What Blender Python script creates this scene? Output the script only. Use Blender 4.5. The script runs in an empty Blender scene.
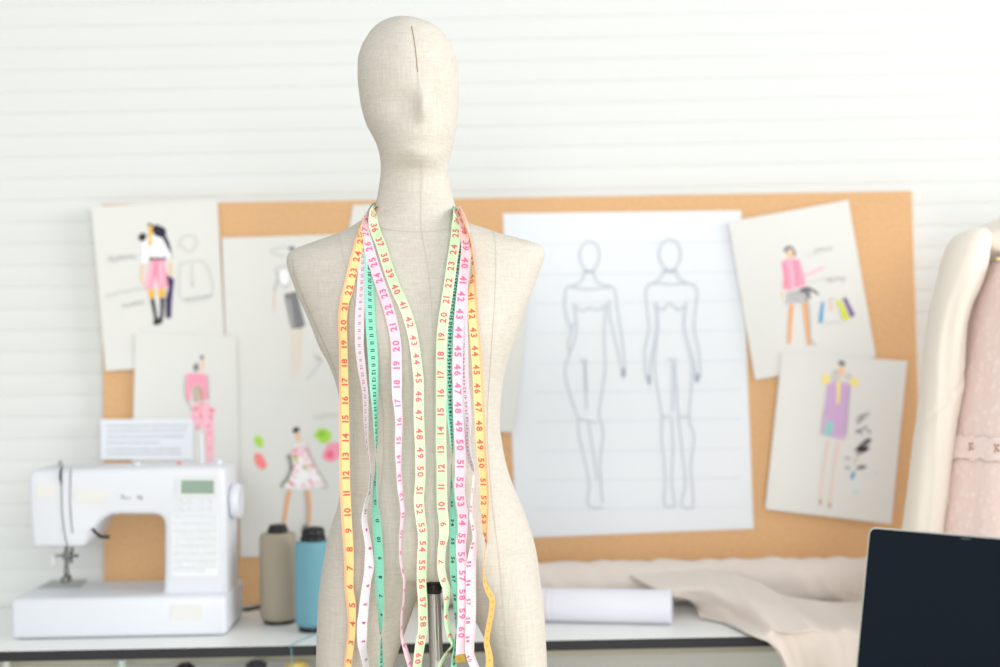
import bpy, bmesh, math, random
from mathutils import Vector, Matrix
from mathutils.bvhtree import BVHTree
from mathutils.geometry import tessellate_polygon
random.seed(7)
S = bpy.context.scene
COL = S.collection
PI = math.pi

# ------------------------------------------------------------------ camera model used for measuring
FPX, CX, CY, H, ROLL = 1000 * 50 / 36, 500.0, 333.5, 1.27, math.radians(1.15)
CR, SR = math.cos(ROLL), math.sin(ROLL)
def ray(u, v):
    xc, yc = (u - CX) / FPX, (CY - v) / FPX
    return Vector((xc * CR + yc * SR, 1.0, -xc * SR + yc * CR))
def at(u, v, Y):
    d = ray(u, v) * Y
    return Vector((d.x, Y, d.z + H))
def at_z(u, v, z):
    d = ray(u, v)
    return at(u, v, (z - H) / d.z)
def proj(p):
    x, z = p.x / p.y, (p.z - H) / p.y
    return CX + FPX * (x * CR - z * SR), CY - FPX * (x * SR + z * CR)

# ------------------------------------------------------------------ materials
def lin(c):
    c = c / 255.0
    return c / 12.92 if c <= 0.04045 else ((c + 0.055) / 1.055) ** 2.4
def rgb(t):
    return (lin(t[0]), lin(t[1]), lin(t[2]), 1.0)
MATS = {}
def mat(name, col, rough=0.6, metal=0.0, spec=0.4, noise=0.0, nscale=40.0, bump=0.0, bscale=200.0, sheen=0.0, stretch=None, trans=0.0):
    if name in MATS: return MATS[name]
    m = bpy.data.materials.new(name); m.use_nodes = True
    nt = m.node_tree; b = nt.nodes['Principled BSDF']
    b.inputs['Base Color'].default_value = rgb(col)
    b.inputs['Roughness'].default_value = rough
    b.inputs['Metallic'].default_value = metal
    b.inputs['Specular IOR Level'].default_value = spec
    if sheen: b.inputs['Sheen Weight'].default_value = sheen
    tc = nt.nodes.new('ShaderNodeTexCoord')
    mp = nt.nodes.new('ShaderNodeMapping')
    nt.links.new(tc.outputs['Object'], mp.inputs['Vector'])
    if stretch: mp.inputs['Scale'].default_value = stretch
    if noise:
        n = nt.nodes.new('ShaderNodeTexNoise'); n.inputs['Scale'].default_value = nscale; n.inputs['Detail'].default_value = 5
        nt.links.new(mp.outputs['Vector'], n.inputs['Vector'])
        mx = nt.nodes.new('ShaderNodeMix'); mx.data_type = 'RGBA'
        c = rgb(col)
        mx.inputs[6].default_value = (c[0] * (1 - noise), c[1] * (1 - noise), c[2] * (1 - noise), 1)
        mx.inputs[7].default_value = tuple(min(1, q * (1 + noise)) for q in c[:3]) + (1,)
        rp = nt.nodes.new('ShaderNodeMapRange'); rp.inputs['From Min'].default_value = .3; rp.inputs['From Max'].default_value = .7
        nt.links.new(n.outputs['Fac'], rp.inputs['Value'])
        nt.links.new(rp.outputs['Result'], mx.inputs[0]); nt.links.new(mx.outputs[2], b.inputs['Base Color'])
    if bump:
        n = nt.nodes.new('ShaderNodeTexNoise'); n.inputs['Scale'].default_value = bscale; n.inputs['Detail'].default_value = 3
        nt.links.new(mp.outputs['Vector'], n.inputs['Vector'])
        bp = nt.nodes.new('ShaderNodeBump'); bp.inputs['Strength'].default_value = bump; bp.inputs['Distance'].default_value = .002
        nt.links.new(n.outputs['Fac'], bp.inputs['Height']); nt.links.new(bp.outputs['Normal'], b.inputs['Normal'])
    MATS[name] = m
    return m

def linen_mat():
    m = bpy.data.materials.new('linen'); m.use_nodes = True
    nt = m.node_tree; b = nt.nodes['Principled BSDF']; L = nt.links.new
    b.inputs['Roughness'].default_value = .85; b.inputs['Specular IOR Level'].default_value = .15
    tc = nt.nodes.new('ShaderNodeTexCoord')
    def nz(sc, scale, det=3):
        mp = nt.nodes.new('ShaderNodeMapping'); mp.inputs['Scale'].default_value = sc
        L(tc.outputs['Object'], mp.inputs['Vector'])
        n = nt.nodes.new('ShaderNodeTexNoise'); n.inputs['Scale'].default_value = scale; n.inputs['Detail'].default_value = det
        L(mp.outputs['Vector'], n.inputs['Vector']); return n.outputs['Fac']
    def mth(op, a, c):
        n = nt.nodes.new('ShaderNodeMath'); n.operation = op
        for i, q in enumerate((a, c)):
            if isinstance(q, (int, float)): n.inputs[i].default_value = q
            else: L(q, n.inputs[i])
        return n.outputs[0]
    warp = nz((45, 45, 700), 1.0); weft = nz((520, 520, 26), 1.0)
    weave = mth('ADD', mth('MULTIPLY', warp, .5), mth('MULTIPLY', weft, .5))
    blot = nz((1, 1, 1), 11, 4)
    mr = nt.nodes.new('ShaderNodeMapRange'); mr.inputs['From Min'].default_value = .36; mr.inputs['From Max'].default_value = .64
    L(weave, mr.inputs['Value'])
    mx = nt.nodes.new('ShaderNodeMix'); mx.data_type = 'RGBA'
    mx.inputs[6].default_value = rgb((197, 190, 178)); mx.inputs[7].default_value = rgb((210, 206, 197))
    L(mr.outputs['Result'], mx.inputs[0])
    m2 = nt.nodes.new('ShaderNodeMix'); m2.data_type = 'RGBA'; m2.blend_type = 'MULTIPLY'
    m2.inputs[7].default_value = (.84, .76, .62, 1)
    st = nt.nodes.new('ShaderNodeMapRange'); st.inputs['From Min'].default_value = .62; st.inputs['From Max'].default_value = .82; st.inputs['To Max'].default_value = .5
    L(nz((1, 1, 1.6), 34, 6), st.inputs['Value']); L(st.outputs['Result'], m2.inputs[0])
    L(mx.outputs[2], m2.inputs[6]); L(m2.outputs[2], b.inputs['Base Color'])
    bp = nt.nodes.new('ShaderNodeBump'); bp.inputs['Strength'].default_value = .12; bp.inputs['Distance'].default_value = .001
    L(mth('ADD', weave, mth('MULTIPLY', blot, .6)), bp.inputs['Height']); L(bp.outputs['Normal'], b.inputs['Normal'])
    return m

# ------------------------------------------------------------------ mesh builder
class MB:
    def __init__(s): s.v, s.f, s.m = [], [], []
    def quad_grid(s, rows, mi=0, closed=False, flip=False):
        base = len(s.v); n = len(rows[0])
        for r in rows: s.v += [Vector(p) for p in r]
        for i in range(len(rows) - 1):
            for j in range(n if closed else n - 1):
                k = (j + 1) % n
                q = (base + i * n + j, base + i * n + k, base + (i + 1) * n + k, base + (i + 1) * n + j)
                s.f.append(q[::-1] if flip else q); s.m.append(mi)
        return base
    def face(s, pts, mi=0):
        b = len(s.v); s.v += [Vector(p) for p in pts]
        s.f.append(tuple(range(b, b + len(pts)))); s.m.append(mi)
    def poly(s, pts, mi=0):
        b = len(s.v); s.v += [Vector(p) for p in pts]
        for t in tessellate_polygon([[Vector(p) for p in pts]]):
            s.f.append(tuple(b + i for i in t)); s.m.append(mi)
    def box(s, a, c, mi=0, bev=0.0):
        a, c = Vector(a), Vector(c)
        bm = bmesh.new(); bmesh.ops.create_cube(bm, size=1.0)
        for q in bm.verts:
            q.co = Vector(((a.x + c.x) / 2 + q.co.x * abs(c.x - a.x), (a.y + c.y) / 2 + q.co.y * abs(c.y - a.y), (a.z + c.z) / 2 + q.co.z * abs(c.z - a.z)))
        if bev: bmesh.ops.bevel(bm, geom=bm.edges[:], offset=bev, segments=3, affect='EDGES', profile=.5)
        s.add_bm(bm, mi)
    def add_bm(s, bm, mi=0, mtx=None):
        b = len(s.v); bm.verts.index_update()
        for q in bm.verts: s.v.append(mtx @ q.co if mtx else q.co.copy())
        for f in bm.faces: s.f.append(tuple(b + q.index for q in f.verts)); s.m.append(mi)
        bm.free()
    def prism(s, front, depth_vec, mi=0, bev=0.0, seg=3):
        """closed outline (world points) extruded along depth_vec, rims bevelled"""
        bm = bmesh.new(); d = Vector(depth_vec)
        A = [bm.verts.new(Vector(p)) for p in front]; B = [bm.verts.new(Vector(p) + d) for p in front]
        n = len(A)
        f1 = bm.faces.new(A); f2 = bm.faces.new(B[::-1])
        for i in range(n): bm.faces.new((A[i], B[i], B[(i + 1) % n], A[(i + 1) % n]))
        bmesh.ops.recalc_face_normals(bm, faces=bm.faces[:])
        if bev:
            rim = list(f1.edges) + list(f2.edges)
            bmesh.ops.bevel(bm, geom=rim, offset=bev, segments=seg, affect='EDGES', profile=.5)
        bmesh.ops.triangulate(bm, faces=[f for f in bm.faces if len(f.verts) > 4])
        s.add_bm(bm, mi)
    def tube(s, pts, r, seg=10, mi=0, caps=True):
        pts = [Vector(p) for p in pts]; rows = []
        rr = r if isinstance(r, (list, tuple)) else [r] * len(pts)
        up = None
        for i, p in enumerate(pts):
            t = (pts[min(i + 1, len(pts) - 1)] - pts[max(i - 1, 0)]).normalized()
            if up is None:
                up = Vector((0, 0, 1)) if abs(t.z) < .9 else Vector((1, 0, 0))
            x = t.cross(up).normalized(); up = x.cross(t).normalized()
            rows.append([p + (x * math.cos(2 * PI * k / seg) + up * math.sin(2 * PI * k / seg)) * rr[i] for k in range(seg)])
        b = s.quad_grid(rows, mi, closed=True)
        if caps:
            s.f.append(tuple(b + k for k in range(seg))[::-1]); s.m.append(mi)
            e = b + (len(rows) - 1) * seg
            s.f.append(tuple(e + k for k in range(seg))); s.m.append(mi)
    def lathe(s, c, prof, seg=32, mi=0, axis='Z', mis=None):
        c = Vector(c); rows = []
        for (r, h) in prof:
            row = []
            for k in range(seg):
                a = 2 * PI * k / seg
                if axis == 'Z': row.append(c + Vector((r * math.cos(a), r * math.sin(a), h)))
                elif axis == 'X': row.append(c + Vector((h, r * math.cos(a), r * math.sin(a))))
                else: row.append(c + Vector((r * math.cos(a), -h, r * math.sin(a))))
            rows.append(row)
        b = s.quad_grid(rows, mi, closed=True)
        s.f.append(tuple(b + k for k in range(seg))[::-1]); s.m.append(mi)
        e = b + (len(rows) - 1) * seg
        s.f.append(tuple(e + k for k in range(seg))); s.m.append(mi)
    def build(s, name, mats, parent=None, smooth=True, angle=40, recalc=True, origin=None):
        if not isinstance(mats, (list, tuple)): mats = [mats]
        if parent is not None: o0 = world_loc(parent)
        elif origin is not None: o0 = Vector(origin)
        else:
            xs = [p.x for p in s.v]; ys = [p.y for p in s.v]; zs = [p.z for p in s.v]
            o0 = Vector(((min(xs) + max(xs)) / 2, (min(ys) + max(ys)) / 2, min(zs)))
        me = bpy.data.meshes.new(name)
        me.from_pydata([p - o0 for p in s.v], [], s.f)
        for m in mats: me.materials.append(m)
        me.polygons.foreach_set('material_index', s.m)
        if recalc:
            bm = bmesh.new(); bm.from_mesh(me); bmesh.ops.recalc_face_normals(bm, faces=bm.faces[:]); bm.to_mesh(me); bm.free()
        if smooth:
            me.shade_smooth(); me.set_sharp_from_angle(angle=math.radians(angle))
        me.update()
        o = bpy.data.objects.new(name, me); COL.objects.link(o)
        if parent is not None: o.parent = parent
        else: o.location = o0
        return o
def world_loc(o):
    p = Vector((0, 0, 0))
    while o is not None: p = p + o.location; o = o.parent
    return p
def tag(o, label=None, cat=None, group=None, kind=None):
    if label: o['label'] = label
    if cat: o['category'] = cat
    if group: o['group'] = group
    if kind: o['kind'] = kind
    return o
def thing(name, loc, label, cat, group=None):
    o = bpy.data.objects.new(name, None); COL.objects.link(o); o.location = loc; o.empty_display_size = .05
    return tag(o, label, cat, group)
def crom(xs, ys, x):
    """smooth monotone-ish interpolation of a table"""
    n = len(xs)
    if x <= xs[0]: return ys[0]
    if x >= xs[-1]: return ys[-1]
    i = 0
    while xs[i + 1] < x: i += 1
    h = xs[i + 1] - xs[i]; t = (x - xs[i]) / h
    def sl(k):
        if k == 0: return (ys[1] - ys[0]) / (xs[1] - xs[0])
        if k == n - 1: return (ys[-1] - ys[-2]) / (xs[-1] - xs[-2])
        a = (ys[k] - ys[k - 1]) / (xs[k] - xs[k - 1]); b = (ys[k + 1] - ys[k]) / (xs[k + 1] - xs[k])
        if a * b <= 0: return 0.0
        return 2 * a * b / (a + b)
    m0, m1 = sl(i) * h, sl(i + 1) * h
    t2, t3 = t * t, t * t * t
    return (2*t3 - 3*t2 + 1) * ys[i] + (t3 - 2*t2 + t) * m0 + (-2*t3 + 3*t2) * ys[i+1] + (t3 - t2) * m1
def gs(d, s): return math.exp(-.5 * (d / s) ** 2)

TABLE_Z, WALL_Y = .75, 2.735
# ------------------------------------------------------------------ setting
def build_setting():
    wm = mat('painted_siding', (218, 221, 219), .55, spec=.3)
    mb = MB(); P = .0427; z = -.02; rows = []
    while z < 3.2:
        for dz, dy in ((0, .0014), (.0012, .0014), (.0026, .0), (.012, -.0008), (P * .55, -.0012), (P * .85, -.0008), (P - .002, .0002)):
            rows.append((z + dz, WALL_Y + dy))
        z += P
    zo = at(180, 58, WALL_Y).z % P
    mb.quad_grid([[(-4, y, zz + zo - P), (0, y, zz + zo - P), (4, y, zz + zo - P)] for zz, y in rows])
    b = [(-4, WALL_Y + .1, -.1), (4, WALL_Y + .1, -.1), (4, WALL_Y + .1, 3.2), (-4, WALL_Y + .1, 3.2)]
    mb.face(b)
    tag(mb.build('wall_back', wm, angle=30, recalc=False), kind='structure')
    fm = mat('floor_vinyl', (222, 212, 198), .5, noise=.05, nscale=6)
    mb = MB(); mb.box((-4, -3, -.06), (4, WALL_Y + .1, 0))
    tag(mb.build('floor', fm, smooth=False), kind='structure')

def build_table():
    top = mat('white_laminate', (242, 244, 242), .35, spec=.5)
    band = mat('black_edging', (38, 39, 44), .45)
    met = mat('rail_grey', (186, 184, 170), .5)
    x0, x1, y0, y1 = -1.25, .64, 2.345, WALL_Y - .006
    t = thing('work_table', ((x0 + x1) / 2, (y0 + y1) / 2, 0), 'long white topped work table with black edging along the back wall', 'table')
    mb = MB(); mb.box((x0 + .003, y0 + .003, TABLE_Z - .018), (x1 - .003, y1, TABLE_Z), bev=.0006); mb.build('tabletop', top, t, smooth=False)
    mb = MB(); mb.box((x0, y0, TABLE_Z - .0175), (x1, y0 + .0028, TABLE_Z - .0006), bev=.0006)
    mb.box((x1 - .0028, y0, TABLE_Z - .0175), (x1, y1, TABLE_Z - .0006)); mb.box((x0, y0, TABLE_Z - .0175), (x0 + .0028, y1, TABLE_Z - .0006))
    tag(mb.build('edge_band', band, t, smooth=False), 'black edge band')
    mb = MB(); mb.box((x0 + .04, 2.47, TABLE_Z - .056), (x1 - .04, 2.50, TABLE_Z - .0185), bev=.002); mb.build('apron_rail', met, t)
    for x in (x0 + .05, x1 - .09):
        for y in (y0 + .04, y1 - .08):
            mb = MB(); mb.box((x, y, 0), (x + .04, y + .04, TABLE_Z - .018), bev=.002); mb.build('leg', met, t)
    mb = MB(); mb.box((x0 + .03, y0 + .03, .54), (.05, y1 - .02, .555), bev=.001); mb.build('lower_shelf', mat('shelf_board', (206, 204, 196), .5), t, smooth=False)

# ------------------------------------------------------------------ thread spools
def cone_spool(x, y, z, r, h, col, cname, capcol, label, group, caps=((.55, .0, .010), (.42, .010, .016)), base_h=.006, tail=None):
    t = thing('thread_cone', (x, y, z), label, 'thread spool', group)
    mb = MB()
    mb.lathe((x, y, z), [(r * .82, 0), (r * .84, base_h + .004), (r * .80, base_h + .006)], 36)
    mb.build('spool_base', capcol, t)
    fm = mat(cname, col, .8, spec=.2, bump=.5, bscale=1.0, stretch=(6, 6, 900), noise=.05, nscale=1.0)
    mb = MB()
    R = r; z0, z1 = base_h, h
    prof = [(R * .80, z0), (R * .92, z0 + .003), (R * .985, z0 + .010), (R, z0 + .02), (R * .985, z0 + (z1 - z0) * .5), (R * .965, z1 - .02), (R * .945, z1 - .009), (R * .87, z1 - .002), (R * .72, z1), (R * .3, z1 + .0005)]
    mb.lathe((x, y, z), prof, 48); mb.build('thread_winding', fm, t)
    mb = MB()
    for (rr, h0, h1) in caps:
        e = min(.002, (h1 - h0) * .3)
        mb.lathe((x, y, z + h), [(r * rr * .94, h0 - .0005), (r * rr, h0 + e), (r * rr, h1 - e), (r * rr * .93, h1), (r * rr * .45, h1), (r * rr * .4, h1 - .003)], 36)
    mb.build('core_cap', capcol, t)
    if tail:
        mb = MB(); mb.tube(tail, .0008, 6); mb.build('thread_tail', fm, t)
    return t

def build_spools():
    blk = mat('black_plastic', (30, 31, 34), .4)
    g = 'thread cones on the table'
    c = at(279.5, 612, 2.54)
    h = at(279, 532.5, 2.54).z - TABLE_Z
    cone_spool(c.x, 2.54, TABLE_Z, .0350, h, (166, 156, 139), 'taupe_thread', blk, 'taupe thread cone with black cap beside the sewing machine', g,
               caps=((.53, 0, .009), (.45, .009, .0145)))
    c = at(314.8, 620, 2.468); h = at(313.5, 540.5, 2.468).z - TABLE_Z
    xx = c.x
    tail = [(xx + .012, 2.434, TABLE_Z + .004), (xx - .004, 2.40, TABLE_Z + .0014), (xx - .020, 2.358, TABLE_Z + .0014), (xx - .0235, 2.344, TABLE_Z + .0013), (xx - .024, 2.3430, TABLE_Z - .003), (xx - .022, 2.340, TABLE_Z - .02), (xx - .018, 2.340, TABLE_Z - .06), (xx - .016, 2.340, TABLE_Z - .12)]
    cone_spool(c.x, 2.468, TABLE_Z + .0003, .0345, h, (116, 167, 183), 'blue_thread', blk, 'light blue thread cone with tall black cap partly behind the mannequin hip', g,
               caps=((.66, 0, .008), (.60, .008, .020), (.52, .020, .023)), base_h=.008, tail=tail)
    # spools standing on the lower shelf, only their tops reach into view
    g = 'thread spools on the shelf under the table'
    sh = .5556
    for (u, v, Y, wpx, col, cn, cap, lab) in (
        (6.5, 661, 2.42, 7, (226, 228, 222), 'white_thread', mat('pale_core', (220, 224, 220), .4), 'slim white spool under the table, farthest left at the bottom edge'),
        (122, 660, 2.42, 8, (214, 232, 226), 'mint_thread', mat('mint_core', (206, 226, 222), .4), 'slim pale mint spool under the table below the sewing machine'),
        (185, 663.5, 2.42, 20, (52, 42, 62), 'plum_thread', mat('plum_core', (44, 36, 48), .4), 'dark plum spool under the table below the sewing machine'),
        (256, 661, 2.42, 22, (112, 116, 130), 'slate_thread', mat('slate_core', (60, 62, 72), .4), 'slate grey spool with dark top under the table'),
        (297, 662.5, 2.42, 25, (242, 214, 110), 'yellow_thread', mat('yellow_core', (250, 228, 130), .4), 'yellow spool under the table just left of the mannequin')):
        p = at(u, v, Y); r = wpx * Y / FPX / 2
        if wpx < 12: caps = ((1.0, -.002, .012),)
        else: caps = ((.98, -.001, .004), (.62, .004, .0085))
        top = caps[-1][2]
        cone_spool(p.x, Y, sh, r if wpx > 12 else .012, p.z - sh - top, col, cn, cap, lab, g, caps=caps if wpx > 12 else ((.55, -.001, .012),))

# ------------------------------------------------------------------ cork board and sheets
BOARD_Y = 2.712
def build_board():
    m = bpy.data.materials.new('cork'); m.use_nodes = True
    nt = m.node_tree; b = nt.nodes['Principled BSDF']; b.inputs['Roughness'].default_value = .85; b.inputs['Specular IOR Level'].default_value = .1
    tc = nt.nodes.new('ShaderNodeTexCoord'); n = nt.nodes.new('ShaderNodeTexNoise'); n.inputs['Scale'].default_value = 260; n.inputs['Detail'].default_value = 3
    nt.links.new(tc.outputs['Object'], n.inputs['Vector'])
    cr = nt.nodes.new('ShaderNodeValToRGB')
    cr.color_ramp.elements[0].position = .35; cr.color_ramp.elements[0].color = rgb((204, 160, 114))
    cr.color_ramp.elements[1].position = .65; cr.color_ramp.elements[1].color = rgb((224, 184, 140))
    nt.links.new(n.outputs['Fac'], cr.inputs['Fac']); nt.links.new(cr.outputs['Color'], b.inputs['Base Color'])
    br = at(924, 588, BOARD_Y); bl = at(104, 606, BOARD_Y); bl.z = br.z = TABLE_Z + .001
    pts = [at(102, 204.5, BOARD_Y), at(912, 191, BOARD_Y), br, bl]
    t = thing('cork_board', ((bl.x + br.x) / 2, BOARD_Y, TABLE_Z), 'wide tan cork pinboard leaning on the white wall behind the table', 'pinboard')
    mb = MB(); mb.prism(pts, (0, .016, 0), bev=.0012, seg=1); mb.build('cork_panel', m, t, smooth=False)

class Sheet:
    """a sheet of paper: four corners TL TR BR BL in the picture, hung at depth Y0; strokes are inked on its face"""
    def __init__(s, corners, Y0, curl=(0, 0, 0, 0), bow=.0):
        s.c = [at(u, v, Y0) for u, v in corners]; s.Y0 = Y0; s.curl = curl; s.bow = bow
        s.mb = MB(); s.lay = 0; s.mats = []; s.th = .00035
        N = 20
        F = [[s.pos(i / N, j / N, 0) for i in range(N + 1)] for j in range(N + 1)]
        B = [[p + Vector((0, s.th, 0)) for p in r] for r in F]
        s.mb.quad_grid(F); s.mb.quad_grid(B, flip=True)
        for e in ((F[0], B[0]), (B[-1], F[-1]), ([r[-1] for r in F], [r[-1] for r in B]), ([r[0] for r in B], [r[0] for r in F])): s.mb.quad_grid(list(e))
    def pos(s, a, b, off):
        c = s.c
        p = (c[0] * (1 - a) + c[1] * a) * (1 - b) + (c[3] * (1 - a) + c[2] * a) * b
        k = s.curl
        w = k[0] * ((1 - a) * (1 - b)) ** 2 + k[1] * (a * (1 - b)) ** 2 + k[2] * (a * b) ** 2 + k[3] * ((1 - a) * b) ** 2
        w += s.bow * math.sin(PI * a) * .5
        return p - Vector((0, w + off, 0))
    def ab(s, u, v):
        # parameters of the picture point on the (flat) quad
        P = at(u, v, s.Y0); a = b = .5; c = s.c
        for _ in range(8):
            q = (c[0] * (1 - a) + c[1] * a) * (1 - b) + (c[3] * (1 - a) + c[2] * a) * b
            da = (c[1] - c[0]) * (1 - b) + (c[2] - c[3]) * b; db = (c[3] - c[0]) * (1 - a) + (c[2] - c[1]) * a
            e = P - q; det = da.x * db.z - da.z * db.x
            a += (e.x * db.z - e.z * db.x) / det; b += (da.x * e.z - da.z * e.x) / det
        return max(.002, min(.998, a)), max(.002, min(.998, b))
    def mi(s, m):
        if m not in s.mats: s.mats.append(m)
        return s.mats.index(m) + 1
    def pt(s, u, v):
        a, b = s.ab(u, v); return s.pos(a, b, .0003 + s.lay * .00003)
    def fill(s, m, pts):
        s.lay += 1; s.mb.poly([s.pt(u, v) for u, v in pts], s.mi(m))
    def blob(s, m, u, v, ru, rv, rot=0, jit=.12, n=14):
        r = math.radians(rot); P = []
        for k in range(n):
            a = 2 * PI * k / n; j = 1 + random.uniform(-jit, jit)
            x, y = ru * math.cos(a) * j, rv * math.sin(a) * j
            P.append((u + x * math.cos(r) - y * math.sin(r), v + x * math.sin(r) + y * math.cos(r)))
        s.fill(m, P)
    def line(s, m, pts, w=1.2, w2=None):
        s.lay += 1
        if w2 is None: w2 = w
        # smooth the polyline
        Q = []
        n = len(pts)
        for i in range(n - 1):
            p0, p1, p2, p3 = pts[max(i - 1, 0)], pts[i], pts[i + 1], pts[min(i + 2, n - 1)]
            for k in range(5):
                t = k / 5
                Q.append(tuple(.5 * (2 * p1[d] + (p2[d] - p0[d]) * t + (2 * p0[d] - 5 * p1[d] + 4 * p2[d] - p3[d]) * t * t + (3 * p1[d] - p0[d] - 3 * p2[d] + p3[d]) * t ** 3) for d in (0, 1)))
        Q.append(tuple(pts[-1])); rows = []
        for i, q in enumerate(Q):
            a, b = Q[max(i - 1, 0)], Q[min(i + 1, len(Q) - 1)]
            dx, dy = b[0] - a[0], b[1] - a[1]; L = math.hypot(dx, dy) or 1
            ww = (w + (w2 - w) * i / len(Q)) / 2; nx, ny = -dy / L * ww, dx / L * ww
            rows.append([s.pt(q[0] + nx, q[1] + ny), s.pt(q[0] - nx, q[1] - ny)])
        s.mb.quad_grid(rows, s.mi(m))
    def scrib(s, m, u0, v0, u1, v1, amp=1.6, w=.8, step=2.2):
        """a run of illegible handwriting"""
        n = max(3, int(abs(u1 - u0) / step)); P = []
        for i in range(n + 1):
            t = i / n; P.append((u0 + (u1 - u0) * t + random.uniform(-.5, .5), v0 + (v1 - v0) * t + amp * (1.5 if i % 2 else -1.5) * random.uniform(.4, 1.1)))
        s.line(m, P, w)
    def done(s, name, paper, label, cat, group=None):
        o = s.mb.build(name, [paper] + s.mats, smooth=True, angle=60, recalc=False)
        return tag(o, label, cat, group)

def build_sheets():
    warm = mat('sketch_paper', (221, 222, 218), .8, spec=.15, noise=.012, nscale=8)
    cool = mat('bond_paper', (227, 232, 237), .8, spec=.15)
    ink = mat('black_ink', (56, 54, 60), .8); gray = mat('pencil_gray', (176, 178, 178), .9); dgray = mat('charcoal_gray', (128, 128, 132), .9)
    pink = mat('marker_pink', (245, 160, 184), .8); lpink = mat('marker_light_pink', (246, 190, 204), .8); rose = mat('marker_rose', (240, 112, 140), .8)
    gold = mat('marker_gold', (238, 184, 70), .8); skin = mat('marker_skin', (238, 196, 160), .8); orange = mat('marker_orange', (234, 168, 110), .8)
    purple = mat('marker_purple', (70, 58, 96), .8); violet = mat('marker_violet', (124, 100, 160), .8); lav = mat('marker_lavender', (210, 178, 216), .8)
    teal = mat('marker_teal', (148, 206, 196), .8); lime = mat('marker_lime', (172, 220, 84), .8); ylime = mat('marker_yellow_lime', (214, 222, 74), .8)
    blue = mat('marker_blue', (66, 160, 214), .8); coral = mat('marker_coral', (248, 140, 140), .8); white = mat('marker_white', (246, 246, 248), .8); pale = mat('pencil_pale', (202, 204, 202), .9)
    bpen = mat('pencil_blue_gray', (196, 204, 213), .9); guide = mat('guide_line', (212, 219, 226), .9); yel = mat('marker_yellow', (240, 224, 140), .8); brown = mat('marker_brown', (196, 164, 148), .8)
    G = 'fashion sketches pinned to the board'
    Y = BOARD_Y - .0012
    # sheet behind the neck
    s = Sheet([(353, 205), (448, 203), (446, 300), (338, 300)], Y - .0005); s.done('blank_sheet', warm, 'pale sheet pinned on the cork behind the mannequin neck', 'paper')
    # B grey skirt sketch
    s = Sheet([(222, 238), (352, 234), (352, 420), (228, 420)], Y - .001, curl=(.002, 0, 0, 0)); f = lambda x, y: (220 + x / 3.708, 220 + y / 3.708)
    s.line(pale, [f(185, 115), f(230, 100), f(275, 108), f(268, 128), f(225, 132), f(188, 120)], 2); s.blob(dgray, *f(266, 106), 3.4, 2.6)
    s.line(gray, [f(205, 185), f(215, 215), f(205, 250), f(200, 330)], 1.6); s.line(pale, [f(205, 180), f(240, 170), f(265, 185)], 2)
    s.blob(pale, *f(240, 215), 7, 10); s.blob(white, *f(238, 212), 5, 8)
    s.fill(dgray, [f(238, 275), f(285, 264), f(316, 390), f(300, 402), f(264, 402)]); s.line(gray, [f(255, 290), f(272, 395)], 2.4)
    s.line(mat('marker_pale_skin', (232, 214, 196), .8), [f(270, 405), f(274, 480), f(272, 585)], 3.4, 2); s.line(mat('marker_pale_skin', (232, 214, 196), .8), [f(300, 405), f(296, 480), f(288, 570)], 3.4, 2); s.line(mat('marker_pale_skin', (232, 214, 196), .8), [f(206, 265), f(203, 345)], 2.4)
    s.line(pale, [f(325, 590), f(375, 520), f(345, 500)], 1.6); s.line(gray, [f(355, 510), f(378, 522)], 1.6)
    s.done('fashion_sketch', warm, 'sketch of a figure in a charcoal skirt pinned behind the mannequin shoulder', 'drawing', G)
    # D floral dress sketch
    s = Sheet([(237, 391), (430, 386), (432, 554), (240, 557)], Y - .0025); f = lambda x, y: (230 + x / 4.167, 400 + y / 4.167)
    s.blob(lime, *f(120, 172), 4.2, 6.5, -25); s.blob(coral, *f(126, 255), 5.2, 8.6, -28)
    s.blob(lime, *f(388, 145), 9, 7.5, 5, .2); s.blob(mat('marker_green', (140, 202, 76), .8), *f(382, 142), 4, 3.5); s.blob(pink, *f(424, 220), 9.5, 11, 10, .25); s.blob(rose, *f(418, 226), 4, 4.5)
    s.blob(ink, *f(276, 126), 4, 3.2, -40); s.blob(skin, *f(283, 152), 2.6, 5.2); s.line(skin, [f(318, 190), f(345, 260), f(362, 300)], 2.4)
    s.fill(white, [f(268, 192), f(315, 182), f(345, 262), f(402, 355), f(345, 366), f(290, 372), f(225, 362), f(248, 280)])
    for k in range(60):
        t = random.random(); y = 195 + t * 165; xw = 28 + t * 66; x = 292 + t * 18 + random.uniform(-xw, xw)
        s.blob(random.choice((pink, rose, lpink, lpink, lime)), *f(x, y), random.uniform(1.0, 2.4), random.uniform(.8, 1.8), random.uniform(0, 90), n=8)
    s.line(dgray, [f(243, 228), f(255, 265), f(248, 310), f(213, 362)], 3.4, 2.2); s.line(gray, [f(318, 186), f(350, 265), f(404, 354), f(380, 364)], 1.2)
    s.line(orange, [f(247, 375), f(236, 440), f(224, 515)], 4, 2.4); s.line(orange, [f(322, 375), f(330, 440), f(328, 520)], 4, 2.4); s.line(gray, [f(312, 378), f(322, 440), f(320, 520)], 1.4)
    s.blob(dgray, *f(318, 530), 4, 2.6, 30); s.scrib(pale, *f(350, 72), *f(445, 60), 1.6, .8)
    s.done('fashion_sketch', warm, 'sketch of a floral dress with green and pink swatches above the thread cones', 'drawing', G)
    # A pink shorts sketch
    s = Sheet([(92, 207), (217.5, 200), (226, 362), (106, 371)], Y - .0042, curl=(.006, .001, .002, .004)); f = lambda x, y: (90 + x / 3.707, 195 + y / 3.707)
    s.blob(ink, *f(196, 157), 4.2, 4.2, 20); s.blob(mat('ink_navy', (44, 42, 62), .8), *f(256, 134), 8, 5.6, 35); s.line(mat('ink_navy', (44, 42, 62), .8), [f(265, 140), f(288, 180), f(300, 232)], 5, 2.4)
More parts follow.
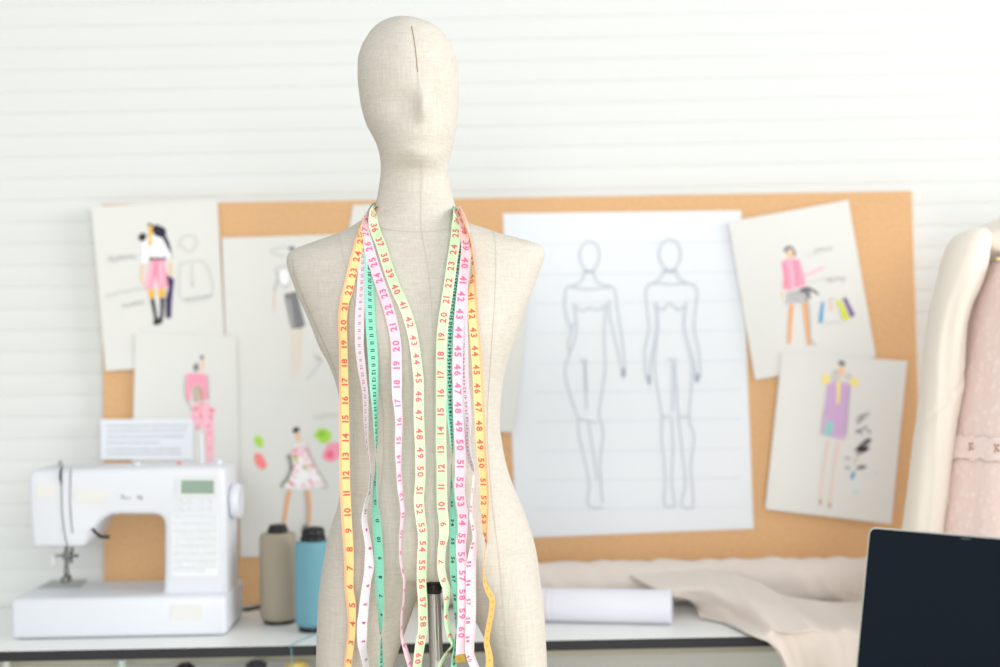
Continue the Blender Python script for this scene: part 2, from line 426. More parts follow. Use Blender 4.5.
    s.fill(white, [f(184, 250), f(190, 190), f(215, 152), f(268, 158), f(303, 226), f(283, 244), f(225, 240), f(198, 254)])
    for a, b in (((195, 190), (188, 250)), ((215, 165), (230, 230)), ((262, 165), (285, 240)), ((240, 190), (250, 232))): s.line(pale, [f(*a), f(*b)], 1.4)
    s.line(gold, [f(226, 115), f(224, 150), f(226, 188)], 4.4, 2.4); s.line(ink, [f(215, 108), f(232, 112)], 2)
    s.line(ink, [f(220, 236), f(250, 238), f(282, 236)], 2.8)
    s.fill(pink, [f(222, 242), f(276, 240), f(292, 340), f(256, 346), f(242, 300), f(236, 346), f(203, 350)])
    s.line(lpink, [f(230, 250), f(215, 340)], 3); s.line(lpink, [f(262, 250), f(268, 336)], 3); s.line(rose, [f(245, 250), f(243, 300)], 1.2)
    s.fill(gold, [f(216, 351), f(240, 349), f(241, 380), f(219, 382)]); s.fill(gold, [f(253, 349), f(281, 346), f(278, 377), f(256, 379)])
    s.line(ink, [f(231, 384), f(240, 430), f(246, 470)], 4, 3); s.line(ink, [f(268, 380), f(268, 430), f(264, 465)], 4, 3)
    s.blob(ink, *f(252, 468), 5, 3.6, -20)
    s.fill(purple, [f(284, 295), f(313, 312), f(304, 400), f(302, 455), f(282, 458), f(280, 385), f(292, 345)])
    s.line(skin, [f(198, 258), f(192, 300), f(198, 330)], 2.4); s.line(skin, [f(300, 246), f(299, 300)], 2.4)
    s.line(pale, [f(335, 255), f(425, 250), f(452, 370), f(340, 386), f(335, 255)], 1.3); s.line(pale, [f(378, 255), f(382, 340)], 1.2); s.line(gray, [f(380, 322), f(383, 340)], 1.6); s.line(gray, [f(352, 388), f(455, 372)], 1.4)
    s.line(pale, [f(330, 190), f(345, 155), f(385, 152), f(398, 175), f(372, 212), f(335, 185)], 1.3)
    s.scrib(gray, *f(70, 240), *f(172, 228), 2.2, .9); s.scrib(pale, *f(60, 372), *f(200, 345), 1.6, .8); s.scrib(gray, *f(120, 410), *f(204, 398), 1.6, .9)
    s.done('fashion_sketch', warm, 'sketch of a figure in pink shorts and white top at the board corner, upper left', 'drawing', G)
    # C pink outfit sketch
    s = Sheet([(136, 333), (236.5, 336), (240, 500), (131, 500)], Y - .0062, curl=(.004, .003, 0, 0)); f = lambda x, y: (130 + x / 4.767, 330 + y / 4.767)
    s.blob(dgray, *f(316, 178), 2.6, 4.4, 10); s.blob(dgray, *f(343, 131), 2, 2.4); s.line(skin, [f(345, 145), f(347, 175), f(338, 200)], 2.4)
    s.fill(pink, [f(270, 208), f(320, 204), f(366, 212), f(372, 330), f(348, 338), f(346, 268), f(318, 258), f(292, 275), f(288, 350), f(268, 320)])
    s.fill(brown, [f(296, 272), f(318, 262), f(346, 272), f(352, 338), f(305, 345)]); s.line(pale, [f(310, 275), f(330, 340)], 1.6)
    s.fill(lpink, [f(303, 352), f(376, 345), f(398, 400), f(400, 520), f(396, 628), f(366, 630), f(352, 470), f(316, 440), f(305, 475), f(286, 470), f(290, 400)])
    for k in range(34):
        x = random.uniform(296, 396); y = random.uniform(350, 625)
        if y > 470 and x < 356: continue
        s.blob(random.choice((pink, rose, rose, coral)), *f(x, y), random.uniform(.8, 2.2), random.uniform(.8, 2), 0, n=8)
    s.blob(coral, *f(392, 384), 3, 2.2); s.line(gray, [f(262, 220), f(266, 320), f(300, 385)], 1.1); s.line(gray, [f(372, 215), f(376, 335)], 1.1)
    s.done('fashion_sketch', warm, 'sketch of a figure in a pink outfit above the sewing machine', 'drawing', G)
    # text sheet above the machine
    s = Sheet([(100.5, 419.5), (193.5, 418.5), (193, 460), (101, 459.5)], Y - .0115)
    tx = mat('print_gray', (186, 193, 201), .9)
    for k, v in enumerate((426, 431, 437, 443, 449.5, 454)): s.scrib(tx, 106, v, (188, 186, 184, 160, 180, 182)[k], v - .6, .8, .7, 1.2)
    s.done('printed_card', mat('card_paper', (228, 233, 240), .75), 'pale blue card with lines of print just above the sewing machine', 'paper')
    # E2 sheet tucked beside the big paper
    # F croquis
    s = Sheet([(503, 213.5), (741, 210.5), (753.5, 528.5), (516, 538)], Y + .0006, curl=(0, .001, .002, .002), bow=.001)
    for v in (243, 273, 302, 332, 362, 391, 420, 450, 479, 508): s.line(guide, [(535, v + 1.5), (640, v + .5), (742, v - 1.5)], .9)
    W = 2.0
    def lines(L, w=W, m=bpen):
        for P in L: s.line(m, P, w)
    def ell(u, v, ru, rv): s.line(bpen, [(u + ru * math.cos(2 * PI * k / 14) * (1 - .18 * max(0, math.sin(2 * PI * k / 14))), v + rv * math.sin(2 * PI * k / 14)) for k in range(15)], 2.2)
    ell(589.6, 256.5, 10, 15)
    lines([[(584.4, 271), (583, 278), (578, 284), (567, 287.5), (565, 297), (565, 310), (570, 329)], [(593.4, 271), (595, 278), (600, 284), (613, 287.5), (616, 298), (618, 313), (621.6, 336), (625, 365), (624, 377)],
           [(567, 286), (580, 288.5), (590, 289.5), (602, 288), (613, 287)], [(609, 300), (610, 318), (613, 331), (620, 360), (622, 376)], [(574, 304), (576, 318), (576.5, 331), (572, 348), (565, 370), (570, 395), (577.7, 417)],
           [(576.5, 306), (582, 311), (590, 308), (597, 310), (606, 306)], [(606, 304), (605, 318), (604, 331), (604.5, 345), (605, 370), (601, 398), (599, 415), (603, 433), (600, 464), (602.4, 503)],
           [(580, 360), (588, 361)], [(584.4, 362), (585.5, 385), (586.7, 410)], [(577.7, 417), (579, 435), (582, 449), (589, 482), (587.5, 503), (594, 508), (602.4, 507)], [(588, 421), (593.4, 453), (597, 480)], [(578, 418.5), (588, 421), (597, 423)], [(574, 322), (569, 340), (569, 352)]])
    s.blob(mat('pencil_dark', (164, 172, 186), .9), 623.5, 373, 2.2, 5); lines([[(584.4, 271.5), (594, 271.5)], [(584.8, 362), (586, 392)]], 2.4, mat('pencil_mid', (180, 189, 199), .9))
    ell(670, 255, 11, 15.5)
    lines([[(663.8, 270), (662, 276), (657, 281), (647.5, 286.5), (646, 297), (649, 327), (644.8, 351), (645.8, 378)], [(676, 270), (677.5, 276), (683, 281), (695, 286.5), (697, 297), (694, 327), (698.6, 351), (700.5, 378)],
           [(648, 284.5), (660, 283.5), (671, 284.5), (684, 283.5), (695, 284.5)], [(654.8, 302), (657, 327), (651, 360), (650, 376)], [(686, 302), (684, 327), (693, 360), (696, 376)],
           [(656, 302), (658, 326), (656, 345), (654.8, 370), (661.5, 415), (661.5, 437), (665, 478), (663.8, 503), (670, 506.5), (675, 505)], [(686, 304), (684, 327), (688, 345), (692.5, 370), (689, 417), (694, 437), (690.8, 467), (693, 504), (686, 508), (680.6, 504)],
           [(656, 305), (662, 310), (670, 303.5), (678, 310), (686, 305)], [(668, 359.5), (677, 359.5)], [(672, 362), (673, 385), (672, 412)], [(675, 362), (676.5, 390), (678, 414), (681.8, 449), (685, 482), (680.6, 504)], [(671.6, 419), (672.8, 449), (671.6, 482), (675, 505)], [(662, 416.5), (672, 416.5)], [(679, 416.5), (689, 416.5)]])
    s.blob(mat('pencil_dark', (164, 172, 186), .9), 649, 380, 2, 5.4); s.blob(mat('pencil_dark', (164, 172, 186), .9), 697, 378, 2.2, 5); lines([[(664, 271), (676, 271)]], 2.4, mat('pencil_mid', (180, 189, 199), .9))
    s.done('croquis_sheet', cool, 'large bluish white sheet with two outlined standing figures, right of the mannequin', 'drawing')
    s = Sheet([(420, 290), (530, 288), (513, 432), (410, 430)], Y - .0085, curl=(0, 0, .002, 0)); s.done('blank_sheet', warm, 'grey white sheet overlapping the large figure drawing, behind the mannequin waist', 'paper')
    # G pink jacket sketch
    s = Sheet([(728, 222), (848, 200), (876, 357), (755, 380)], Y - .005, curl=(.003, .002, 0, .001)); f = lambda x, y: (760 + x / 5.133, 230 + y / 5.133)
    s.blob(dgray, *f(136, 102), 3, 2.6); s.blob(dgray, *f(170, 120), 2.8, 3.4); s.line(dgray, [f(135, 92), f(155, 86), f(175, 105)], 2.4); s.blob(skin, *f(153, 124), 3.2, 4.6)
    s.fill(pink, [f(108, 160), f(150, 148), f(202, 150), f(216, 200), f(236, 284), f(190, 296), f(150, 312), f(114, 302), f(122, 240)])
    s.line(lpink, [f(150, 155), f(165, 225), f(170, 300)], 2.4); s.line(rose, [f(180, 155), f(190, 290)], 1); s.line(rose, [f(122, 180), f(135, 290)], 1.4)
    s.line(lpink, [f(222, 240), f(280, 212), f(335, 186)], 3, 2.2)
    s.fill(gray, [f(132, 325), f(250, 296), f(258, 358), f(232, 372), f(122, 378)]); s.line(ink, [f(205, 312), f(250, 300), f(300, 330)], 3.2, 1.6)
    s.fill(dgray, [f(205, 312), f(255, 300), f(262, 355), f(232, 330)])
    for k in range(10): x = 135 + k * 11; s.line(dgray if k % 2 else white, [f(x, 330), f(x - 4, 374)], 1.2)
    s.line(skin, [f(112, 320), f(118, 345)], 2.2)
    s.line(orange, [f(162, 382), f(154, 480), f(149, 585)], 4.4, 2.8); s.line(orange, [f(228, 372), f(238, 470), f(252, 592)], 4.6, 3.0); s.line(gray, [f(248, 372), f(255, 470), f(258, 560), f(285, 592)], 1.6)
    s.line(blue, [f(322, 368), f(316, 420), f(310, 476)], 2.4, 4); s.line(gray, [f(345, 360), f(385, 352)], .9); s.line(skin, [f(362, 365), f(368, 412)], 2)
    s.fill(ylime, [f(392, 362), f(412, 356), f(460, 452), f(430, 468)]); s.fill(violet, [f(424, 350), f(440, 344), f(488, 436), f(466, 450)])
    s.line(pale, [f(330, 480), f(425, 470)], 1)
    s.scrib(gray, *f(278, 108), *f(372, 92), 1.5, .8); s.scrib(gray, *f(336, 255), *f(436, 250), 2, .9); s.line(pale, [f(235, 140), f(280, 120)], .9); s.line(pale, [f(245, 272), f(335, 250)], .9)
    s.done('fashion_sketch', warm, 'sketch of a pink jacket and skirt with coloured bags, upper right of the board', 'drawing', G)
    # H lavender dress sketch
    s = Sheet([(782, 352), (907, 361), (891, 524), (765, 509)], Y - .0075, curl=(.001, .004, .003, .002)); f = lambda x, y: (790 + x / 3.926, 350 + y / 3.926)
    s.blob(dgray, *f(203, 52), 3.8, 2.8, 25); s.blob(skin, *f(200, 84), 3.2, 5.4); s.line(gray, [f(165, 95), f(180, 80), f(190, 105)], 1.2)
    s.blob(yel, *f(140, 114), 4.4, 5.4); s.blob(yel, *f(252, 126), 4.2, 5); s.blob(pale, *f(178, 106), 5, 4.6); s.blob(pale, *f(228, 104), 3.4, 3.4)
    s.fill(lav, [f(146, 132), f(180, 118), f(236, 132), f(232, 220), f(214, 352), f(170, 344), f(120, 330), f(134, 230)])
    for k in range(7): x = 150 + k * 13; s.line(mat('marker_mauve', (188, 150, 196), .8), [f(x, 140), f(x - 14, 335)], .8)
    s.line(yel, [f(190, 122), f(190, 170), f(187, 212)], 4.2, 2.2); s.fill(teal, [f(142, 284), f(168, 276), f(166, 330), f(132, 338)])
    s.line(gray, [f(134, 230), f(122, 330)], 1); s.line(gray, [f(236, 140), f(220, 340)], 1)
    s.line(mat('marker_pale_pink', (230, 208, 200), .8), [f(152, 352), f(132, 480), f(120, 600)], 3, 2); s.line(mat('marker_pale_pink', (230, 208, 200), .8), [f(190, 362), f(170, 490), f(155, 612)], 3, 2)
    s.blob(brown, *f(119, 596), 1.6, 3); s.blob(brown, *f(155, 610), 1.6, 3)
    for a, b in (((258, 272), (300, 262)), ((270, 258), (312, 248)), ((262, 290), (285, 268)), ((256, 326), (300, 300)), ((262, 312), (284, 330)), ((300, 310), (316, 326))): s.line(dgray, [f(*a), f(*b)], 1.4)
    s.blob(ink, *f(284, 385), 5.4, 4.6, -25, .35); s.blob(dgray, *f(300, 362), 4.6, 3.8, -30, .3); s.line(ink, [f(256, 395), f(290, 362), f(315, 348)], 1.8); s.line(ink, [f(262, 410), f(312, 385)], 1.6)
    s.blob(gray, *f(225, 425), 3, 1.6); s.blob(gray, *f(225, 462), 2.4, 2); s.line(gray, [f(250, 440), f(268, 415)], 1); s.blob(dgray, *f(280, 460), 5, 2.2, -10, .3)
    s.blob(blue, *f(246, 492), 1.6, 4.4, 18); s.blob(mat('marker_pale_blue', (200, 220, 226), .8), *f(336, 485), 2.4, 1.8); s.blob(mat('marker_pale_blue', (200, 220, 226), .8), *f(260, 555), 2.4, 1.8)
    s.done('fashion_sketch', warm, 'sketch of a lavender dress with ink scribbles, lower right of the board', 'drawing', G)

# ------------------------------------------------------------------ sewing machine
def build_machine():
    sh = mat('machine_white', (219, 223, 230), .38, spec=.5)
    cream = mat('cream_label', (222, 223, 219), .6); dark = mat('machine_black', (34, 38, 40), .4); chrome = mat('chrome', (190, 192, 190), .22, metal=1.0)
    grayp = mat('print_soft_gray', (190, 196, 202), .7); seam = mat('panel_gray', (206, 212, 218), .5)
    YF = 2.43; YB = YF + .028
    bl = at(11, 638, YF)
    base_top = at(130, 597, YF).z
    xr = at(225, 560, YF).x; xl = bl.x
    t = thing('sewing_machine', ((xl + xr) / 2, YF + .1, TABLE_Z), 'white electronic sewing machine standing on the table at left', 'sewing machine')
    mb = MB(); mb.box((xl, YF, TABLE_Z + .0015), (xr, YF + .17, base_top), bev=.009)
    for x in (xl + .03, xr - .03):
        for y in (YF + .03, YF + .14): mb.lathe((x, y, TABLE_Z), [(.009, 0), (.010, .002), (.010, .005)], 16)
    mb.build('machine_bed', sh, t, angle=50)
    # column, arm and head in one casting
    P = [(34, 548), (31, 542), (28, 505), (27, 480), (29, 473), (34, 470)]
    P += [(218, 467), (223, 468.5), (225.5, 473)]
    out = [at(u, v, YB) for u, v in P]
    zb = base_top - .008; xcr = at(225.5, 520, YB).x
    out[-1].x = xcr
    out.append(Vector((xcr, YB, zb)))
    xin = at(164.5, 560, YB).x
    out.append(Vector((xin - .012, YB, zb))); out.append(Vector((xin - .004, YB, zb + .012)))
    for u, v in ((164, 572), (164.2, 526), (163, 520), (159, 516), (153, 514.8), (120, 514.5), (111, 515), (103, 518.5), (97, 524), (92, 533), (88, 541), (84, 546), (79, 547.5)): out.append(at(u, v, YB))
    mb = MB(); mb.prism(out, (0, .118, 0), bev=.010, seg=4)
    mb.build('machine_body', sh, t, angle=50)
    Yf = YB - .0004
    def plate(name, u0, v0, u1, v1, m, th=.0012, Y=Yf, r=1.2, parent=t, label=None):
        q = []
        for (cu, cv, a0) in ((u1 - r, v0 + r, -90), (u1 - r, v1 - r, 0), (u0 + r, v1 - r, 90), (u0 + r, v0 + r, 180)):
            for k in range(4): a = math.radians(a0 + 30 * k); q.append(at(cu + r * math.cos(a), cv + r * math.sin(a), Y))
        mb = MB(); mb.prism(q, (0, -th, 0)); o = mb.build(name, m, parent, smooth=False)
        if label: o['label'] = label
        return o
    bz = plate('display_bezel', 176.5, 476.5, 217, 497.5, mat('bezel_gray', (216, 222, 222), .4))
    plate('display_screen', 181.5, 480.3, 214, 493.5, mat('lcd_green', (142, 164, 150), .3), th=.0018, parent=bz, r=.8, label='grey green display screen')
    for r_, v in enumerate((501, 508.5)):
        for k, u in enumerate((183, 191.5, 203.5, 212)):
            mb = MB(); mb.lathe(at(u, v, Yf), [(.0030, -.0004), (.0032, .001), (.0026, .0018)], 14, axis='Y'); mb.build('button', mat('button_gray', (218, 222, 222), .5), t)
    pl = plate('stitch_chart', 172, 513.5, 218, 576, mat('chart_white', (230, 234, 238), .5), th=.0006)
    mb = MB(); Yc = Yf - .0008
    for v in range(8):
        vv = 515.5 + v * 7.4
        mb.face([at(173.5, vv - .4, Yc), at(217, vv - .4, Yc), at(217, vv + .2, Yc), at(173.5, vv + .2, Yc)])
        for k in range(15 if v < 7 else 11):
            u = 174.6 + k * 2.9
            for hh in (1.4, 4.2):
                w = random.uniform(.5, .9); d = random.uniform(.5, 1.0)
                mb.face([at(u - w, vv + hh - d, Yc), at(u + w, vv + hh - d, Yc), at(u + w * .6, vv + hh + d, Yc), at(u - w * .8, vv + hh + d, Yc)])
    mb.build('stitch_symbols', grayp, pl, smooth=False, recalc=False)
    plate('label_sticker', 37, 484, 56, 497.5, cream, th=.0006, r=.6); plate('label_sticker', 75, 489.5, 106, 502.5, cream, th=.0006, r=.6)
    plate('label_sticker', 171, 605, 203, 619.5, cream, th=.0008, Y=YF - .0001, r=.6)
    # small maker's wordmark: blurred grey marks
    mb = MB()
    for (u0, u1, v0, v1) in ((121.5, 124.2, 494.6, 498.8), (125.2, 127.6, 497, 499.4), (129.4, 131, 497.4, 499.2), (137.4, 139.4, 495.4, 499), (139.8, 142.6, 495.6, 500)):
        mb.prism([at(u0, v0, Yf), at(u1, v0, Yf), at(u1, v1, Yf), at(u0, v1, Yf)], (0, -.0006, 0))
    mb.build('wordmark', mat('wordmark_gray', (170, 176, 180), .5), t, smooth=False)
    # thread slots and thread
    mb = MB(); mb.tube([at(62.5, 466, Yf - .0015), at(60.8, 470, Yf - .002), at(60.4, 478, Yf - .002), at(61.5, 485, Yf - .0015)], [.001, .0022, .0024, .001], 8); mb.build('take_up_lever', dark, t)
    mb = MB(); mb.tube([at(61.5, 484, Yf - .001), at(61.8, 510, Yf - .001), at(64, 530, Yf - .001), at(67.5, 548, Yf - .002), at(68, 570, Yf + .02)], .0009, 6)
    mb.tube([at(70.6, 468, Yf - .0003), at(70, 500, Yf - .0003), at(71.2, 522, Yf - .0003), at(72.6, 533, Yf - .0003)], .0009, 6); mb.build('upper_thread', mat('thread_slate', (92, 100, 104), .7), t)
    # presser foot group
    Yn = YB + .05
    mb = MB()
    mb.tube([at(66.5, 545, Yn), at(66.5, 574, Yn)], .0040, 12); mb.tube([at(72.5, 545, Yn + .012), at(71, 563, Yn + .012)], .003, 10)
    mb.box(at(62, 553.5, Yn - .008), at(72, 558, Yn + .006), bev=.001); mb.tube([at(56, 555.5, Yn - .004), at(77, 556, Yn - .004)], .0018, 8); mb.lathe(at(76.5, 556, Yn - .004), [(.0028, -.003), (.0038, 0), (.0028, .003)], 12, axis='X')
    chrome = mat('machine_steel', (128, 132, 132), .35, metal=.9)
    mb.build('needle_bar', chrome, t)
    pf = MB(); pf.box(at(63.5, 569, Yn - .006), at(69.5, 576, Yn + .004), bev=.001); pf.box(at(60.5, 577.5, Yn - .016), at(72, 580.5, Yn + .012), bev=.0012); pf.build('presser_foot', chrome, t)
    mb = MB(); mb.box(at(51, 556, Yn + .002), at(56.5, 564.5, Yn + .008), bev=.0015); mb.tube([at(53, 548, Yn + .005), at(53.5, 557, Yn + .005)], .0016, 8); mb.build('needle_threader', sh, t)
    q0 = [at_z(u, v, base_top) for u, v in ((38, 588.5), (80, 588), (88, 580), (52, 580.5))]
    mb = MB(); mb.prism(q0, (0, 0, .0012)); mb.build('needle_plate', mat('plate_steel', (172, 178, 176), .45, metal=.4), t, smooth=False)
    mb = MB(); mb.tube([at(92.5, 529, YB - .001), at(96, 533, YB - .004), at(101, 536.8, YB - .004), at(109.5, 537, YB - .003)], [.003, .0026, .0036, .0034], 8); mb.build('reverse_lever', dark, t)
    # hand wheel
    ym = YB + .055; c = Vector((xcr - .001, ym, at(232, 501, ym).z))
    mb = MB(); mb.lathe(c, [(.012, 0), (.012, .003), (.030, .003), (.0318, .006), (.0318, .016), (.030, .019), (.022, .020), (.018, .0185)], 40, axis='X'); mb.build('hand_wheel', sh, t)
    # top fittings
    ztop = at(150, 462, YB).z
    def topz(u, y): return at(u, 468.2, YB).z - .0016
    y = YB + .07
    def up(u, v): return at(u, v, y)
    p = up(202, 464); p.z = topz(202, y)
    mb = MB(); mb.lathe(p, [(.008, 0), (.008, .003), (.0026, .004), (.0026, up(202, 434).z - p.z), (.001, up(202, 433).z - p.z)], 14); mb.build('spool_pin', sh, t)
    p = up(219, 463); p.z = topz(219, y); mb = MB(); mb.lathe(p, [(.007, 0), (.007, .006), (.005, .010), (.002, .011)], 16); mb.build('bobbin_winder', sh, t)
    p = up(179, 463); p.z = topz(179, y); mb = MB(); mb.lathe(p, [(.004, 0), (.0045, .004), (.003, .0065)], 14); mb.build('winder_stop', mat('stop_red', (232, 120, 116), .5), t)
    p = up(60.5, 465); p.z = topz(60, y); mb = MB(); mb.lathe(p, [(.005, 0), (.004, .004), (.002, .0095), (.001, .010)], 14); mb.build('thread_guide', mat('guide_gray', (150, 152, 150), .4, metal=.6), t)
    p = up(137, 463.5); p.z = topz(137, y); mb = MB(); mb.lathe(p, [(.007, 0), (.0065, .004), (.003, .006)], 16); mb.build('dial_cap', sh, t)
    # power lead
    zz = TABLE_Z + .0045
    mb = MB(); mb.tube([(xcr - .01, YF + .16, TABLE_Z + .016), (xcr + .012, YF + .165, TABLE_Z + .014), (xcr + .03, YF + .21, TABLE_Z + .010), (xcr + .045, 2.665, zz + .002), (xcr + .07, 2.668, zz), (xcr + .12, 2.67, zz + .001), (xcr + .2, 2.672, zz)], .0042, 10)
    mb.build('power_lead', dark, t)

# ------------------------------------------------------------------ paper roll, fabric roll, draped cloth
def build_rolls():
    m = mat('roll_paper', (230, 230, 240), .7, spec=.2)
    R = .0302; a = Vector((at(470, 600, 2.575).x, 2.528, TABLE_Z + R)); b = Vector((at(671.5, 606, 2.46).x, 2.458, TABLE_Z + R))
    d = (b - a).normalized(); x = d.cross(Vector((0, 0, 1))).normalized(); z = x.cross(d)
    mb = MB(); L = (b - a).length
    def ring(s, r): return [a + d * s + (x * math.cos(2 * PI * k / 40) + z * math.sin(2 * PI * k / 40)) * r for k in range(40)]
    mb.quad_grid([ring(0, R - .008), ring(0, R), ring(L - .001, R), ring(L, R - .001), ring(L, R - .005), ring(L - .03, R - .0055), ring(L - .03, R - .012), ring(L - .001, R - .0115), ring(L - .001, R - .02), ring(L - .06, R - .021)], closed=True)
    # printed stripe round the roll
    so = (at(550, 605, 2.53) - a).dot(d)
    for k, (s0, w) in enumerate(((so, .0016), (so + .012, .0006))): mb.quad_grid([ring(s0, R + .0002), ring(s0 + w, R + .0002)], mi=1, closed=True)
    tag(mb.build('paper_roll', [m, mat('stripe_pink', (226, 188, 196), .7)]), 'rolled lavender white paper lying in front of the beige fabric roll', 'paper roll')
    # fabric roll
    fm = mat('beige_fabric', (224, 213, 204), .75, spec=.2, sheen=.3, bump=.2, bscale=500)
    R = .0415; Yc = 2.658; x0, x1 = at(430, 590, Yc).x, .70; rows = []
    cz = TABLE_Z + R + .0005
    n = 150
    for i in range(n + 1):
        xx = x0 + (x1 - x0) * i / n; row = []
        for k in range(48):
            an = 2 * PI * k / 48
            w = .0017 * math.sin(xx * 95 + an * 2.0 + 1.3 * math.sin(xx * 31)) + .0010 * math.sin(xx * 41 - an * 3 + 2 * math.sin(xx * 17 + an)) + .0020 * max(0, math.sin(an * 1.0 + xx * 23)) * math.sin(xx * 150 + an * 4)
            r = R + w * (1 if math.sin(an) > -.6 else .2) - .0012
            row.append((xx, Yc - .03 * i / n - r * math.cos(an), cz + r * math.sin(an)))
        rows.append(row)
    mb = MB(); b0 = mb.quad_grid(rows, closed=True)
    t = thing('fabric_roll', ((x0 + x1) / 2, Yc, TABLE_Z), 'long beige fabric roll along the back of the table under the board', 'fabric roll')
    mb.f.append(tuple(b0 + k for k in range(48))); mb.m.append(0); e = b0 + n * 48; mb.f.append(tuple(e + k for k in range(48))); mb.m.append(0)
    mb.build('rolled_fabric', fm, t, angle=60)
    mb = MB(); mb.lathe((x1 - .001, Yc - .03, cz), [(.019, 0), (.019, .006), (.016, .0065), (.016, .001)], 28, axis='X'); mb.build('core_tube', mat('cardboard', (180, 150, 116), .8), t)
    # draped end of the cloth, loose on the table and falling over its edge
    cols = [
        [(628, 575, .060), (652, 588, .050), (674, 598, .034), (688, 602, .020), (696, 609, .008), (699, 617, .004)],
        [(668, 571, .066), (684, 586, .056), (698, 597, .036), (706, 607, .018), (715, 616, .008), (725, 623, .004)],
        [(704, 570, .068), (714, 584, .060), (722, 598, .042), (731, 611, .020), (743, 622, .010), (757, 637, .006)],
        [(730, 573, .066), (736, 588, .056), (748, 603, .040), (758, 617, .024), (768, 629, .012), (776, 639, .003)],
        [(742, 576, .062), (756, 590, .050), (772, 604, .038), (786, 618, .024), (796, 632, .012), (803, 644, .002)],
        [(762, 584, .054), (778, 594, .044), (796, 606, .030), (812, 619, .016), (822, 630, .010), (830, 642, .002)],
        [(790, 597, .030), (806, 602, .028), (822, 609, .020), (838, 618, .011), (848, 627, .009), (856, 640, .002)],
        [(826, 601, .014), (840, 604, .016), (854, 610, .012), (866, 617, .009), (876, 626, .008), (884, 639, .002)],
        [(862, 603, .006), (874, 606, .008), (886, 610, .008), (896, 617, .008), (904, 626, .008), (912, 638, .002)]]
    W = []
    for ci, c in enumerate(cols):
        q = [at_z(u, v, TABLE_Z + h) for u, v, h in c]
        for p in q: p.y = min(p.y, 2.612)
        e = q[-1]
        if ci >= 3:
            e.y = 2.333; e.z = TABLE_Z + .0045
            dx = (.014, .010, .006, .004, .002, .001)[ci - 3]; wob = .010 * math.sin(ci * 2.1)
            q.append(e + Vector((dx, -.006 + wob * .4, -.030))); q.append(e + Vector((dx * 2.2, -.008 + wob, -.10))); q.append(e + Vector((dx * 3, -.006 + wob * 1.4, -.24)))
        elif ci == 2:
            q.append(e + Vector((.010, -.012, -.002))); q.append(e + Vector((.026, -.02, -.008))); q.append(e + Vector((.042, -.024, -.03)))
        else:
            q.append(e + Vector((.008, -.004, 0))); q.append(e + Vector((.016, -.008, 0))); q.append(e + Vector((.024, -.012, 0)))
            for z_ in q[-3:]: z_.y = max(z_.y, 2.353)
        W.append(q)
    NR, NC = len(W[0]), len(W); U, V = 90, 60
    def cr(P, t):
        n = len(P) - 1; i = min(int(t * n), n - 1); f = t * n - i
        p0, p1, p2, p3 = P[max(i - 1, 0)], P[i], P[i + 1], P[min(i + 2, n)]
        return .5 * (2 * p1 + (p2 - p0) * f + (2 * p0 - 5 * p1 + 4 * p2 - p3) * f * f + (3 * p1 - p0 - 3 * p2 + p3) * f ** 3)
    grid = []
    for a_ in range(U + 1):
        strip = [cr(W[c], a_ / U) for c in range(NC)]
        row = []
        for b_ in range(V + 1):
            p = cr(strip, b_ / V); s, tt = a_ / U, b_ / V
            # soft folds running along the fall of the cloth
            fold = .0045 * math.sin(tt * 34 + 3 * s) * gs(s - .45, .3) + .003 * math.sin(tt * 61 - 6 * s) * s
            if s > .62: p += Vector((0, -abs(fold) * .35, 0))
            else: p += Vector((0, -fold * .4, max(fold, -.001)))
            p.z = max(p.z, TABLE_Z + .0022) if p.y > 2.3415 else p.z
            row.append(p)
        grid.append(row)
    mb = MB(); mb.quad_grid(grid)
    o = mb.build('draped_cloth', fm, angle=180)
    md = o.modifiers.new('thickness', 'SOLIDIFY'); md.thickness = .0012; md.offset = 0
    tag(o, 'loose beige cloth unrolled from the roll and falling over the table edge', 'cloth')

# ------------------------------------------------------------------ mannequin
MY = 2.0
BODY = [
 (18,401,408,.004,.004,2),(19.5,392,417,.024,.024,2),(22,385,424,.038,.038,2),(26,378,434,.051,.052,2),(31.5,371.5,442,.062,.065,2),(40,366,448,.072,.077,2),
 (47,362,452,.078,.085,2),(63,358,457,.087,.095,2.05),(79,358,459,.091,.1,2.1),(94,359.5,459,.092,.1,2.1),(107,361.4,458.5,.089,.096,2.1),(126,367,456.5,.088,.085,2.1),
 (136,372.5,455,.087,.078,2.05),(147,377.5,452.5,.085,.07,2),(157,380,450,.079,.064,2),(166,381,448.3,.066,.06,2),(174,380.7,448,.054,.057,2),(186,379,450,.048,.055,2),
 (197,377.3,453,.049,.056,2),(206,374.5,455.5,.052,.058,2),(213,371,458,.056,.06,2),(219,364,461.5,.059,.062,2.1),(224,356,471,.061,.064,2.2),(229,348,487,.063,.066,2.2),
 (234,338,501,.066,.07,2.3),(239,323,521,.069,.072,2.3),(244,309,537,.071,.075,2.4),(249,296,543.5,.074,.077,2.5),(255,288.5,545.3,.077,.08,2.6),(262,287.3,543,.081,.083,2.7),
 (275,291,538.3,.088,.088,2.7),(291,297,532.5,.095,.092,2.7),(318,309,522.3,.104,.095,2.6),(348,321,512,.107,.092,2.5),(364,329.5,507,.106,.088,2.4),(383,336.5,502.8,.101,.082,2.3),
 (405,340.5,500.7,.095,.078,2.2),(425,342,500,.092,.08,2.2),(445,342.5,502.5,.092,.086,2.2),(465,342.5,506.5,.095,.095,2.2),(485,341.5,513,.099,.104,2.2),(504,338.5,521,.102,.112,2.2),
 (524,332,528.5,.105,.118,2.2),(546,326,535.5,.105,.122,2.2),(560,324,538,.1,.12,2.2),(572,322,539.5,.09,.112,2.2)]
